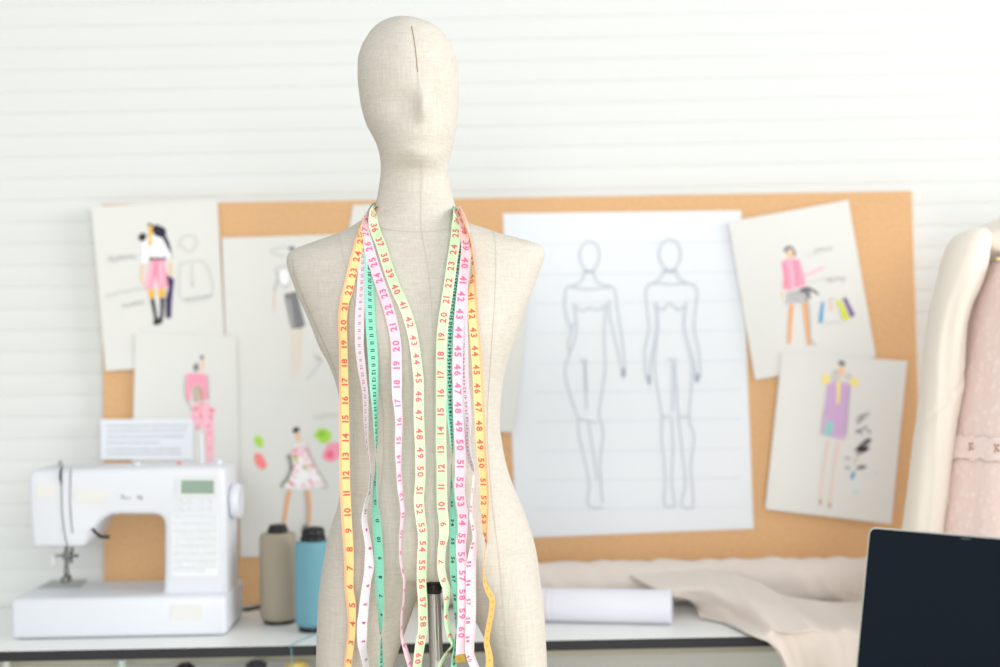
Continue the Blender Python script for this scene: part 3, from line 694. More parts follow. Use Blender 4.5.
def face_disp(u, v):
    d = .015 * gs(u - 424.5, 5.5) * gs(v - 112, 8) + .007 * gs(u - 423, 4.6) * gs(v - 100, 9)
    d += -.006 * gs(u - 403, 10) * gs(v - 105, 8) - .006 * gs(u - 443, 8) * gs(v - 105, 8) + .002 * gs(v - 88, 7) * gs(u - 420, 26)
    d += .005 * gs(u - 423, 13) * gs(v - 157, 7) - .003 * gs(u - 424, 14) * gs(v - 143, 5) + .003 * gs(u - 424, 11) * gs(v - 134, 5)
    d += .016 * gs(u - 376, 25) * gs(v - 326, 27) + .016 * gs(u - 472, 25) * gs(v - 326, 27) - .004 * gs(u - 426, 18) * gs(v - 320, 35)
    return d
def stack(mb, tab, seg=96, step=1.6, disp=None):
    vs = [r[0] for r in tab]; cols = [[r[k] for r in tab] for k in range(1, 6)]
    n = int((vs[-1] - vs[0]) / step); rows = []
    for i in range(n + 1):
        v = vs[0] + (vs[-1] - vs[0]) * i / n
        if i < 12: v = vs[0] + (vs[-1] - vs[0]) * (i / n) * (i / 12)
        uL, uR, fr, bk, ex = [crom(vs, c, v) for c in cols]
        L, R = at(uL, v, MY), at(uR, v, MY); c = (L + R) / 2; ax = (R - L) / 2; row = []
        for k in range(seg):
            a = 2 * PI * k / seg; ca, sa = math.cos(a), math.sin(a)
            x = math.copysign(abs(ca) ** (2 / ex), ca); y = math.copysign(abs(sa) ** (2 / ex), sa)
            p = c + ax * x + Vector((0, -fr * y if y > 0 else -bk * y, 0))
            if disp and y > 0:
                u_, v_ = proj(p); p = p + Vector((0, -disp(u_, v_) * min(1, y * 2.5), 0))
            row.append(p)
        rows.append(row)
    b = mb.quad_grid(rows, closed=True)
    mb.f.append(tuple(b + k for k in range(seg))[::-1]); mb.m.append(0)
    e = b + (len(rows) - 1) * seg; mb.f.append(tuple(e + k for k in range(seg))); mb.m.append(0)
BVH = None
def build_mannequin():
    global BVH
    mb = MB(); stack(mb, BODY, disp=face_disp)
    stack(mb, [(545,330,433,.098,.11,2.2),(562,324,431,.099,.112,2.2),(572,322,429,.098,.112,2.2),(580,321,426.5,.097,.112,2.2),(590,319.6,421.5,.094,.11,2.2),(600,318.9,416.5,.092,.108,2.2),(616,318.2,410.8,.089,.105,2.2),(640,317.4,402.5,.085,.1,2.2),(667,316.8,394,.082,.095,2.2),(745,319,378,.075,.085,2.2)])
    stack(mb, [(545,428,533.5,.098,.11,2.2),(562,434,538,.099,.112,2.2),(572,440,539.5,.098,.112,2.2),(580,447,540.5,.097,.112,2.2),(590,456,541.8,.094,.11,2.2),(603,467,543.4,.092,.108,2.2),(620,476,544.8,.089,.105,2.2),(640,486,545.8,.085,.1,2.2),(667,496.5,546.9,.082,.095,2.2),(745,514,547,.075,.085,2.2)])
    tmp = mb.build('union', [], smooth=False)
    r = tmp.modifiers.new('r', 'REMESH'); r.mode = 'VOXEL'; r.voxel_size = .0032; r.use_smooth_shade = True
    s = tmp.modifiers.new('s', 'SMOOTH'); s.factor = .5; s.iterations = 5
    dg = bpy.context.evaluated_depsgraph_get(); dg.update()
    ev = tmp.evaluated_get(dg); src = ev.to_mesh()
    base = Vector((at(434, 600, MY).x, MY, 0))
    off = tmp.location - base
    V = [v.co + off for v in src.vertices]; Fc = [tuple(p.vertices) for p in src.polygons]
    ev.to_mesh_clear(); bpy.data.objects.remove(tmp)
    nb = {}
    for f in Fc:
        for i in range(len(f)):
            a, b = f[i], f[(i + 1) % len(f)]
            nb.setdefault(a, set()).add(b); nb.setdefault(b, set()).add(a)
    zt, zb = at(430, 532, MY).z, at(430, 612, MY).z
    reg = [i for i, v in enumerate(V) if zb < v.z < zt and i in nb]
    for _ in range(22):
        new = {}
        for i in reg:
            k = min(1, (V[i].z - zb) / .02, (zt - V[i].z) / .02)
            q = nb[i]; new[i] = V[i].lerp(sum((V[j] for j in q), Vector()) / len(q), .6 * k)
        for i, v in new.items(): V[i] = v
    me = bpy.data.meshes.new('body'); me.from_pydata(V, [], Fc); me.materials.append(linen_mat()); me.shade_smooth(); me.update()
    t = thing('dress_mannequin', base, 'linen covered tailor mannequin with featureless head, draped with measuring tapes', 'mannequin')
    o = bpy.data.objects.new('body', me); COL.objects.link(o); o.parent = t
    BVH = BVHTree.FromPolygons([v + base for v in V], Fc)
    # seams sewn into the cover
    sm = mat('seam_thread', (194, 187, 174), .9); dk = mat('seam_slit', (150, 134, 112), .9)
    def seam(pts, w, m, name='seam'):
        Q = []
        for i in range(len(pts) - 1):
            p0, p1, p2, p3 = pts[max(i - 1, 0)], pts[i], pts[i + 1], pts[min(i + 2, len(pts) - 1)]
            n = max(3, int(math.hypot(p2[0] - p1[0], p2[1] - p1[1]) / 2.5))
            for k in range(n):
                q = k / n; Q.append(tuple(.5 * (2 * p1[d] + (p2[d] - p0[d]) * q + (2 * p0[d] - 5 * p1[d] + 4 * p2[d] - p3[d]) * q * q + (3 * p1[d] - p0[d] - 3 * p2[d] + p3[d]) * q ** 3) for d in (0, 1)))
        Q.append(pts[-1]); rows = []
        for i, q in enumerate(Q):
            h = hit(*q)
            if h is None: continue
            a, b = Q[max(i - 1, 0)], Q[min(i + 1, len(Q) - 1)]
            dx, dy = b[0] - a[0], b[1] - a[1]; L = math.hypot(dx, dy) or 1
            nx, ny = -dy / L * w / 2, dx / L * w / 2; row = []
            for e in (-1, 1):
                g = hit(q[0] + nx * e, q[1] + ny * e) or h
                row.append(g[0] + g[1] * .0004)
            rows.append(row)
        mb = MB(); mb.quad_grid(rows); mb.build(name, m, t, recalc=False)
    seam([(411.5, 26), (414, 40), (416, 55), (417.6, 72)], 1.0, dk)
    seam([(417.6, 72), (419, 88)], .6, sm)
    seam([(421, 162), (421.5, 185), (421, 205), (421.5, 231), (427, 262), (431, 300), (433, 350), (434, 440), (435, 520), (435, 578)], .62, sm)
    seam([(373.5, 224), (382, 228), (395, 230.5), (420, 232), (444, 230), (456, 225)], .8, sm)
    seam([(492.5, 231), (495.5, 245), (495.5, 284), (492, 340), (488, 400), (487.5, 440), (492, 500), (499, 560), (504, 620), (507, 660)], .6, sm)
    seam([(338.5, 235), (343, 255), (354, 300), (368, 350), (381, 395), (383.5, 430), (382, 475), (374, 540), (368, 600), (364, 660)], .6, sm)
    seam([(292, 258), (295, 275), (303, 297), (314, 322), (326, 348), (336, 372)], .6, sm)
    # stand
    chrome = mat('pole_chrome', (196, 198, 200), .08, metal=1.0)
    pc = at(434.5, 620, MY - .03); zt = at(434.5, 591, MY - .03).z
    lean = .012
    mb = MB(); mb.tube([(pc.x - lean * .0, pc.y, zt), (pc.x + .004, pc.y, zt - .25), (pc.x + .006, pc.y, .03)], .0098, 28); mb.build('pole', chrome, t)
    mb = MB(); mb.lathe((pc.x, pc.y, zt), [(.0104, -.003), (.0112, -.002), (.0112, .010), (.0102, .012)], 28); tag(mb.build('pole_cap', mat('black_plastic', (30, 31, 34), .4), t), 'black cap at the top of the pole')
    mb = MB(); mb.lathe((pc.x + .010, pc.y, zt + .006), [(.003, 0), (.003, .004), (.0052, .0045), (.0056, .012), (.0046, .0135)], 20, axis='X'); mb.build('clamp_knob', mat('black_plastic', (30, 31, 34), .4), t)
    mb = MB(); mb.lathe((pc.x + .006, pc.y, 0), [(.16, 0), (.165, .004), (.16, .010), (.03, .016), (.018, .03), (.012, .05)], 48); mb.build('stand_base', mat('base_black', (50, 50, 52), .4), t)
def hit(u, v):
    o = Vector((0, 0, H)); d = ray(u, v).normalized()
    r = BVH.ray_cast(o, d)
    return None if r[0] is None else (r[0], r[1] if r[1].y < 0 else -r[1])

# ------------------------------------------------------------------ measuring tapes
GLY = {}
def glyph(ch):
    if ch in GLY: return GLY[ch]
    c = bpy.data.curves.new('g', 'FONT'); c.body = ch; c.size = 1.0; c.resolution_u = 3; c.fill_mode = 'FRONT'; c.offset = .036
    o = bpy.data.objects.new('g', c); COL.objects.link(o)
    dg = bpy.context.evaluated_depsgraph_get(); dg.update()
    m = o.evaluated_get(dg).to_mesh()
    V = [(v.co.x, v.co.y) for v in m.vertices]; F = [tuple(p.vertices) for p in m.polygons]
    o.evaluated_get(dg).to_mesh_clear(); bpy.data.objects.remove(o); bpy.data.curves.remove(c)
    x0, x1 = min(v[0] for v in V), max(v[0] for v in V); y0, y1 = min(v[1] for v in V), max(v[1] for v in V)
    GLY[ch] = ([((x - (x0 + x1) / 2) / (y1 - y0), (y - (y0 + y1) / 2) / (y1 - y0)) for x, y in V], F, (x1 - x0) / (y1 - y0))
    return GLY[ch]

TW = .0142
class Tape:
    """left and right: rows (v, u_left, u_right, face) from the neck down; face +1 shows the outer face, -1 the other"""
    def __init__(s, left, right, gapL, gapR, neck_r, neck_dz, border=None, thick=.0004, turn=1, back=None):
        s.turn = turn
        A = s.side(left, gapL, +1); B = s.side(right, gapR, -1)
        A.reverse()
        s.nL = len(A)
        # round the back of the neck
        c0, w0 = A[-1]; c1, w1 = B[0]
        ce = Vector(((c0.x + c1.x) / 2, MY, (c0.z + c1.z) / 2)); a = abs(c1.x - c0.x) / 2; M = []
        aL = math.atan2(c0.y - MY, -a) ; n = 30
        for i in range(1, n):
            t = i / n; th = PI - PI * t
            # blend from front anchor round the neck
            rx = a + .003 * math.sin(th); ry = neck_r
            y0 = c0.y + (c1.y - c0.y) * t
            p = Vector((ce.x + rx * math.cos(th), y0 + (MY + ry - y0) * math.sin(th) ** .8, c0.z + (c1.z - c0.z) * t + neck_dz * math.sin(th)))
            k = min(1, min(t, 1 - t) / .22); k = k * k * (3 - 2 * k)
            w = (w0 if t < .5 else w1).lerp(Vector((-.25 * math.cos(th), -.35 * math.sin(th), .9)), k).normalized()
            M.append((p, w))
        s.nM = len(M)
        P = A + M + B
        for _ in range(14):
            Q = [(Vector(p), Vector(w)) for p, w in P]
            for rng in (range(s.nL - 7, s.nL + 8), range(s.nL + s.nM - 8, s.nL + s.nM + 7)):
                for i in rng: P[i] = ((Q[i - 1][0] + 2 * Q[i][0] + Q[i + 1][0]) / 4, ((Q[i - 1][1] + 2 * Q[i][1] + Q[i + 1][1]) / 4).normalized())
        s.c = [p for p, w in P]; s.T = []
        for i in range(len(P)):
            s.T.append((s.c[min(i + 1, len(P) - 1)] - s.c[max(i - 1, 0)]).normalized())
        s.w = []
        for (p, w), T in zip(P, s.T): s.w.append((w - T * w.dot(T)).normalized())
        s.N = [w.cross(T) for w, T in zip(s.w, s.T)]
        s.s = [0.0]
        for i in range(1, len(P)): s.s.append(s.s[-1] + (s.c[i] - s.c[i - 1]).length)
        s.vv = s.vL[::-1] + [None] * s.nM + s.vR
        s.mb = MB(); s.th = thick
        # body: two faces and the edges; border = share of the width in the second colour
        ts = [-.5, .5] if not border else [-.5, -.5 + border, .5]
        h = thick / 2
        for k in range(len(ts) - 1):
            mi = 1 if border and k == 0 else 0
            s.mb.quad_grid([[s.p(i, ts[k], h), s.p(i, ts[k + 1], h)] for i in range(len(P))], mi)
            s.mb.quad_grid([[s.p(i, ts[k], -h), s.p(i, ts[k + 1], -h)] for i in range(len(P))], mi if back is None else back, flip=True)
        s.mb.quad_grid([[s.p(i, -.5, -h), s.p(i, -.5, h)] for i in range(len(P))], 1 if border else 0)
        s.mb.quad_grid([[s.p(i, .5, h), s.p(i, .5, -h)] for i in range(len(P))], 0)
    def side(s, rows, gap, sg):
        vs = [r[0] for r in rows]; uc = [(r[1] + r[2]) / 2 for r in rows]; ph = []
        for v, a, b, f in rows:
            wpx = TW * FPX / 1.9
            c = max(.02, min(1, (b - a) / wpx)); x = math.acos(c)
            ph.append(x if f > 0 else PI - x)
        out = []; vv = []; v = vs[0]; ymin = None
        while v <= vs[-1] + .01:
            u = crom(vs, uc, v); p = crom(vs, ph, v)
            h = hit(u, v)
            hw = TW / 2 * abs(math.cos(p)) * FPX / 1.9 * .8
            ys = [h[0].y] if h else []
            for q in (-hw, hw):
                g = hit(u + q, v)
                if g: ys.append(g[0].y)
            gp = gap(v) if callable(gap) else gap
            y = (min(ys) if h else min(ys + [MY - .012])) - gp - abs(math.sin(p)) * TW * .5
            out.append([u, v, y, p]); vv.append(v); v += 1.6
        # the tape hangs plumb from the fullest point it has passed, below the chest
        for i, r in enumerate(out):
            if r[1] > 285:
                ymin = r[2] if ymin is None else min(ymin, r[2]); r[2] = ymin
        for _ in range(6):
            ys = [r[2] for r in out]
            for i in range(1, len(out) - 1): out[i][2] = min(ys[i], (ys[i - 1] + 2 * ys[i] + ys[i + 1]) / 4) if out[i][1] < 285 else (ys[i - 1] + 2 * ys[i] + ys[i + 1]) / 4
        C = [at(u, v, y) for u, v, y, p in out]; res = []
        for i, (u, v, y, p) in enumerate(out):
            T = (C[max(i - 1, 0)] - C[min(i + 1, len(C) - 1)]).normalized()      # upward
            R = T.cross(Vector((0, -1, 0))); R = R if R.x > 0 else -R
            D = Vector((0, 1, 0)) - T * T.y
            w = R.normalized() * math.cos(p) + D.normalized() * math.sin(p) * s.turn
            res.append((C[i], w * sg))
        if sg > 0: s.vL = vv
        else: s.vR = vv
        return res
    def p(s, i, t, off): return s.c[i] + s.w[i] * (t * TW) + s.N[i] * off
    def at_s(s, x, t, off):
        import bisect
        i = max(0, min(len(s.s) - 2, bisect.bisect_right(s.s, x) - 1)); f = (x - s.s[i]) / (s.s[i + 1] - s.s[i])
        return s.p(i, t, off) * (1 - f) + s.p(i + 1, t, off) * f
    def s_of(s, v, side):
        rng = range(0, s.nL) if side == 'L' else range(s.nL + s.nM, len(s.c))
        return s.s[min(rng, key=lambda i: abs(s.vv[i] - v))]
    def text(s, txt, x, t0, hgt, mi, dirn, face):
        """text centred at arc length x; dirn +1 = reads along the path; face +1 = outer face"""
        off = (s.th / 2 + .00018) * face
        W = [glyph(c)[2] for c in txt]; gap = .2; tot = sum(W) + gap * (len(W) - 1); pos = -tot / 2
        for c, w in zip(txt, W):
            V, F, _ = glyph(c); b = len(s.mb.v)
            for gx, gy in V:
                X = (gx + pos + w / 2) * hgt * 1.06
                # up = N x right ; with right = dirn*T and N = face*(w x T):  up = face*dirn*w*(-1)... worked out below
                Yc = gy * hgt
                s.mb.v.append(s.at_s(x + dirn * X, t0 + s.upsign(dirn, face) * Yc / TW, off))
            for f in F: s.mb.f.append(tuple(b + q for q in f)); s.mb.m.append(mi)
            pos += w + gap
    def upsign(s, dirn, face):
        # N = w x T ; N x T = (w x T) x T = T(w.T) - w(T.T)... = -w  ->  up = face*dirn*(-w)
        return -face * dirn
    def bar(s, x, t0, t1, w, mi, face):
        off = (s.th / 2 + .00013) * face
        s.mb.face([s.at_s(x - w / 2, t0, off), s.at_s(x + w / 2, t0, off), s.at_s(x + w / 2, t1, off), s.at_s(x - w / 2, t1, off)], mi)
    def inches(s, side, v_ref, n_ref, dirn, mi, mt, hgt=.0088, t0=.06, face=1, tick_t=-.5, small=False, lo=None, hi=None):
        x0 = s.s_of(v_ref, side); I = .0254
        mid = (s.s[s.nL - 1] + s.s[s.nL + s.nM]) / 2
        a, b = (0, mid) if side == 'L' else (mid, s.s[-1])
        for n in range(1, 61):
            x = x0 + dirn * (n - n_ref) * I
            if not (a + .006 < x < b - .006): continue
            s.text(str(n), x, t0, hgt, mi, dirn, face)
        k = int((a - x0) / (I / 8)) - 1
        while x0 + k * I / 8 < b:
            x = x0 + k * I / 8
            n = n_ref + dirn * k / 8
            if x > a + .002 and x < b - .002 and 0 < n <= 60.2:
                L = .30 if k % 8 == 4 and small else (.2 if k % 4 == 0 else (.14 if k % 2 == 0 else .10))
                if small: L = .34 if k % 2 == 0 else .22
                sg = 1 if tick_t < 0 else -1
                s.bar(x, tick_t + sg * .02, tick_t + sg * (L + .02), .00035 if not small else .0005, mt, face)
            k += 1
    def cms(s, mi, ml, hgt=.0036, t0=.0, face=1, a=None, b=None, boxed=True):
        x = 0.004; n = 150
        while x < s.s[-1] - .004:
            n = 1 + int((s.s[-1] - x) / .01)
            for q in (-1,):
                s.text(str(n % 10 if n < 10 else n)[:2], x + .005, t0, hgt, mi, -1, face)
            if boxed: s.bar(x, -.48, .48, .00028, ml, face)
            for q in (.0033, .0066): s.bar(x + q, -.48, -.36, .00022, ml, face); s.bar(x + q, .36, .48, .00022, ml, face)
            x += .01
    def done(s, mats, label):
        o = s.mb.build('measuring_tape', mats, recalc=False, angle=70)
        return tag(o, label, 'measuring tape', 'measuring tapes round the mannequin neck')

def build_tapes():
    red = mat('tape_red', (234, 104, 92), .7); redt = mat('tape_red_tick', (236, 150, 130), .7); crim = mat('tape_crimson', (226, 108, 122), .7)
    pk = mat('tape_pink_ink', (238, 116, 154), .7); pkt = mat('tape_pink_tick', (242, 170, 194), .7); blk = mat('tape_black_ink', (40, 52, 54), .7); gt = mat('tape_green_tick', (92, 160, 132), .7); mag = mat('tape_magenta_ink', (206, 72, 120), .7); lmag = mat('tape_faded_ink', (206, 140, 168), .7)
    sp = dict(rough=.5, spec=.35)
    # teal: cm face outward at the top, inch face further down
    T = Tape(
        [(205, 373, 376, 1), (214, 367, 374, 1), (222, 364.5, 373.5, 1), (232, 364, 373.5, 1), (245, 364, 373.5, 1), (264, 364.5, 374, 1), (290, 365, 374.2, 1), (320, 365.7, 375, 1), (342, 367, 377, 1), (365, 368.7, 378, 1), (386, 370, 378, 1), (410, 372.7, 377.7, 1), (425, 373.8, 377.7, 1), (440, 375, 377.4, 1), (455, 375.6, 376.4, -1), (470, 375, 377.2, -1), (485, 372.7, 376.8, -1), (500, 372, 377.5, -1), (522, 372.4, 381, -1), (545, 373.5, 382.8, -1), (566, 374.7, 384, -1), (582, 375, 384, -1), (597, 376, 384.4, -1), (612, 377.7, 384, -1), (627, 378.7, 382.8, -1), (642, 380.5, 381.5, 1), (651, 380, 382, 1), (663, 379, 383, 1), (690, 377, 385, 1)],
        [(207, 455, 457.5, 1), (214, 454, 461, 1), (222, 453.5, 462.5, 1), (239, 455.5, 465, 1), (252, 454.5, 464, 1), (267, 452.6, 462.2, 1), (282, 450.6, 460.2, 1), (296, 449, 458.6, 1), (320, 446, 455.6, 1), (342, 445, 454.4, 1), (365, 444.6, 454, 1), (386, 445.2, 454.2, 1), (410, 446.5, 454, 1), (432, 449, 453.4, 1), (447, 450.7, 453, 1), (462, 451.5, 452.3, -1), (477, 450.7, 452.7, -1), (492, 450.2, 454, -1), (507, 449.7, 456, -1), (522, 449.5, 457.5, -1), (545, 449.5, 458, -1), (566, 449.5, 458.5, -1), (582, 450.7, 459, -1), (597, 452.4, 459, -1), (612, 453.8, 458.3, -1), (624, 455, 457.5, -1), (635, 455.3, 456.2, 1), (645, 454, 456.7, 1), (657, 452, 456.5, 1), (690, 449, 457, 1)],
        lambda v: .0025 - .004 * max(0, min(1, (250 - v) / 15)), lambda v: .0025 - .004 * max(0, min(1, (240 - v) / 15)), .066, .006)
    # black cm figures, one per centimetre
    T.cms(1, 2, hgt=.0056, t0=0, face=1)
    T.inches('L', 539, 10, 1, 1, 2, hgt=.0058, t0=-.12, face=-1, tick_t=.5, small=True)
    T.inches('R', 542, 55, 1, 1, 2, hgt=.0058, t0=-.10, face=-1, tick_t=.5, small=True)
    T.done([mat('tape_teal', (140, 218, 190), **sp), blk, gt], 'teal green measuring tape with black figures round the mannequin neck')
    # white with magenta figures
    T = Tape(
        [(206, 372, 375, 1), (213, 365, 372, 1), (222, 360, 369, 1), (232, 358.8, 368.2, 1), (245, 358.4, 368, 1), (260, 358, 367.6, 1), (275, 357.4, 367.2, 1), (290, 356.6, 366.4, 1), (320, 354.7, 364.5, 1), (342, 354.7, 364, 1), (365, 357, 365.7, 1), (386, 360.7, 367.8, 1), (395, 362, 368.7, 1), (417, 363, 368.7, 1), (440, 364.8, 368.7, 1), (455, 367, 369.6, 1), (470, 369.6, 371, 1), (480, 370, 371, -1), (490, 368.7, 370.5, -1), (504, 364.5, 367.5, -1), (519, 362, 366.4, -1), (534, 364, 369, -1), (549, 365.7, 372, -1), (566, 364.8, 373.8, -1), (582, 363, 370.7, -1), (597, 360.7, 369, -1), (612, 358.8, 368, -1), (627, 357, 367, -1), (642, 357.7, 366.3, -1), (651, 360, 366, -1), (663, 363, 368, -1), (690, 366, 372, -1)],
        [(208, 455.5, 458, 1), (214, 457, 463.5, 1), (222, 458.5, 467, 1), (245, 461, 470, 1), (267, 460.2, 469.8, 1), (290, 458, 467.8, 1), (320, 458, 467.6, 1), (342, 458.6, 468, 1), (365, 459, 468.2, 1), (386, 460, 468.9, 1), (395, 461, 470, 1), (410, 462, 471, 1), (425, 464.2, 471, 1), (440, 464.7, 470, 1), (455, 466.5, 471.7, 1), (468, 471, 474.5, 1), (476, 473, 475.2, -1), (485, 472, 474.7, -1), (500, 471, 472.8, -1), (515, 469.8, 472.8, -1), (527, 471.7, 476, -1), (537, 473, 477.7, -1), (548, 470, 477, -1), (560, 467.4, 476, -1), (570, 466, 475.9, -1), (604, 466, 476, -1), (627, 465.5, 475.3, -1), (642, 465.2, 474.3, -1), (652, 465.5, 474, -1), (660, 468, 475.7, -1), (668, 471.5, 479, -1), (690, 477, 485, -1)],
        .0028, .0022, .066, .004, border=None, turn=-1)
    T.cms(3, 2, hgt=.005, t0=.0, face=1)
    T.inches('L', 604.5, 5, 1, 1, 2, hgt=.0058, t0=-.14, face=-1, tick_t=.5, small=True)
    T.inches('R', 602, 57, 1, 1, 2, hgt=.0058, t0=-.26, face=-1, tick_t=.5, small=True)
    T.done([mat('tape_white', (240, 232, 238), **sp), mag, pkt, lmag], 'white measuring tape with small magenta figures and twisting ends on the mannequin')
    # yellow with orange border
    T = Tape(
        [(206.5, 372.6, 374.2, 1), (212, 366.5, 369.5, 1), (221, 360.2, 363.4, 1), (230, 357.2, 361.8, 1), (237, 355.5, 363.4, 1), (245, 353.6, 363.6, 1), (260, 349.5, 360.3, 1), (275, 346, 356.7, 1), (290, 342.6, 353, 1), (305, 339.2, 348.8, 1), (320, 337.8, 347.2, 1), (350, 338.7, 347.8, 1), (386, 339, 348.6, 1), (425, 339, 349.3, 1), (476, 339.3, 350, 1), (515, 341, 351.7, 1), (566, 344, 353.9, 1), (586, 344.2, 353.6, 1), (604, 346.3, 356, 1), (627, 347.6, 356, 1), (645, 346, 354.3, 1), (663, 344, 352, 1), (690, 342, 350, 1)],
        [(210, 456.8, 458.6, 1), (216.5, 459.5, 461.8, 1), (225.5, 462.7, 465, 1), (236, 467, 469.6, 1), (245, 469.3, 471.7, 1), (257, 470.8, 473.4, 1), (264.5, 471.2, 474.6, 1), (275, 470.6, 475.7, 1), (290, 468.2, 476.2, 1), (297, 467.6, 476.9, 1), (312, 467.9, 478.2, 1), (335, 469.6, 480.2, 1), (365, 471.9, 482.6, 1), (386, 473, 483.8, 1), (410, 474.4, 485, 1), (440, 476, 486.2, 1), (462, 477.6, 487, 1), (477, 479.5, 488.2, 1), (500, 480.4, 489, 1), (519, 481.2, 488.2, 1), (533, 483, 487.5, 1), (542, 485.2, 487.6, 1), (554, 484, 485, -1), (566, 483, 484, -1), (582, 483.2, 486, -1), (591, 485.9, 490.2, -1), (600, 489.8, 494.8, -1), (612, 488.7, 493.9, -1), (627, 486, 491.2, -1), (642, 484, 489.2, -1), (652, 485.6, 491.4, -1), (660, 486, 492.8, -1), (690, 484, 493, -1)],
        lambda v: .005 + .019 * max(0, min(1, (252 - v) / 26)), lambda v: .0045 + .009 * max(0, min(1, (272 - v) / 20)), .068, .008, border=.26, turn=-1, back=4)
    T.inches('L', 399.5, 16, 1, 2, 3, hgt=.0094, t0=.12)
    T.inches('R', 351.5, 44, 1, 2, 3, hgt=.0088, t0=.10)
    T.cms(2, 3, hgt=.0034, t0=.0, face=-1, boxed=False)
    T.done([mat('tape_yellow', (252, 225, 152), **sp), mat('tape_orange', (253, 196, 146), **sp), red, redt, mat('tape_deep_orange', (250, 186, 100), **sp)], 'yellow orange measuring tape with large red figures, the outermost on the mannequin')
    # pink
    T = Tape(
        [(207, 373, 376, 1), (215, 367.5, 373, 1), (222, 362.8, 370, 1), (230, 360.4, 369.4, 1), (245, 363, 373, 1), (260, 367.2, 377.6, 1), (275, 371.8, 382.6, 1), (290, 376.6, 387.9, 1), (305, 382, 392.8, 1), (320, 386.3, 396.8, 1), (335, 389.6, 400, 1), (350, 391.1, 401.6, 1), (380, 391.8, 401.7, 1), (395, 392.4, 401.3, 1), (410, 394.6, 402, 1), (425, 395.8, 402.2, 1), (447, 395.2, 401.2, 1), (470, 396.7, 400.9, 1), (485, 397.5, 402, 1), (500, 399.7, 403.5, 1), (512, 401, 404.7, 1), (530, 400, 402.7, 1), (545, 399.4, 401, 1), (560, 400, 401.4, 1), (570, 401.8, 403.3, 1), (582, 403.7, 405.2, 1), (597, 403.3, 404.6, 1), (619, 401, 402.2, 1), (634, 400.9, 402.3, 1), (643, 402.2, 405, 1), (657, 405.7, 409.5, 1), (667, 408.8, 412.6, 1), (690, 413, 418, 1)],
        [(209, 455.5, 458, 1), (215, 457, 463.5, 1), (222, 458.8, 467.4, 1), (237, 460.8, 469.8, 1), (252, 461, 470.4, 1), (267, 459.2, 470, 1), (282, 457.4, 468.6, 1), (296, 456, 466.9, 1), (305, 455, 466, 1), (320, 453.8, 464.8, 1), (342, 453, 463.6, 1), (365, 452.5, 462.8, 1), (386, 452.8, 462.7, 1), (410, 453.2, 463, 1), (432, 454, 464.3, 1), (455, 455.2, 465.7, 1), (476, 455, 465.2, 1), (485, 454.3, 464.8, 1), (500, 455.2, 465.8, 1), (515, 457.5, 468, 1), (530, 456.9, 467.6, 1), (545, 455.9, 465.9, 1), (566, 457, 466.9, 1), (582, 457.6, 466.6, 1), (604, 457.6, 466.3, 1), (624, 457.4, 466.3, 1), (635, 456.7, 465.7, 1), (648, 456, 465.2, 1), (660, 455.7, 465.6, 1)],
        .0074, .0074, .069, .006, border=None)
    T.inches('L', 345.5, 20, 1, 1, 2, hgt=.0094, t0=.0)
    T.inches('R', 407, 48, 1, 1, 2, hgt=.0096, t0=-.0)
    o = T.done([mat('tape_pink', (246, 212, 224), **sp), pk, pkt], 'pale pink measuring tape with large pink figures and a brass tip on the mannequin')
    # brass tip folded over its end
    e, w, n, d = T.c[-1], T.w[-1], T.N[-1], T.T[-1]; mb = MB()
    q = [e + w * (x * .0082) - d * y + n * .0006 for x, y in ((-1, .006), (1, .006), (1, -.0055), (-1, -.0055))]
    mb.prism(q, n * -.0012, bev=.0003, seg=1)
    dot = e + n * .0007; bm = bmesh.new(); bmesh.ops.create_uvsphere(bm, u_segments=12, v_segments=8, radius=.0017)
    mb.add_bm(bm, 0, Matrix.Translation(dot))
    tip = mb.build('metal_tip', mat('brass', (206, 178, 92), .3, metal=1.0), o, smooth=False); tip['label'] = 'brass tip'
    # pale green
    T = Tape(
        [(207, 373.5, 376.5, 1), (213.5, 369.5, 376.5, 1), (222, 368.8, 378, 1), (230, 370, 380.4, 1), (245, 375.6, 386.4, 1), (260, 380.2, 391, 1), (275, 385.2, 396, 1), (290, 391, 401.6, 1), (305, 398.4, 408.4, 1), (320, 404, 413.8, 1), (335, 408, 417.4, 1), (350, 410.6, 419.8, 1), (365, 412.3, 421.8, 1), (386, 414, 423.7, 1), (410, 413.7, 423.8, 1), (432, 414.4, 424.5, 1), (455, 415.5, 425.2, 1), (476, 415.6, 425.2, 1), (500, 414, 423.8, 1), (519, 416, 425.2, 1), (537, 418.2, 427.4, 1), (560, 417.2, 426.8, 1), (582, 417, 426.2, 1), (604, 418.4, 427.2, 1), (627, 418.5, 427.5, 1), (642, 415.8, 425.2, 1), (663, 413.4, 421.6, 1), (690, 411, 419, 1)],
        [(210, 454, 457.5, 1), (216, 453.8, 459, 1), (222, 452.8, 460.5, 1), (230, 451.2, 461.5, 1), (245, 449.3, 460.2, 1), (260, 447, 457.8, 1), (275, 445, 455.6, 1), (290, 442.8, 453.6, 1), (305, 440.6, 451.2, 1), (320, 438.2, 449, 1), (342, 436.2, 447, 1), (365, 435.7, 446.7, 1), (386, 435.6, 446.9, 1), (410, 435.5, 446.9, 1), (440, 435.5, 446.7, 1), (470, 436.7, 447, 1), (485, 436.5, 447, 1), (507, 437, 447.4, 1), (522, 439, 448.8, 1), (534, 439.4, 448.8, 1), (548, 438, 445.8, 1), (566, 437.4, 444.9, 1), (579, 439.5, 446.7, 1), (589, 443, 450, 1), (601, 444, 449.2, 1), (612, 444, 447.9, 1), (627, 445.4, 450, 1), (639, 449, 453, 1), (644, 451.5, 454.8, 1), (651, 446.5, 449.6, 1), (660, 440.5, 444, 1), (668, 437, 441, 1), (690, 428, 434, 1)],
        .0088, .0112, .070, .003, border=.14)
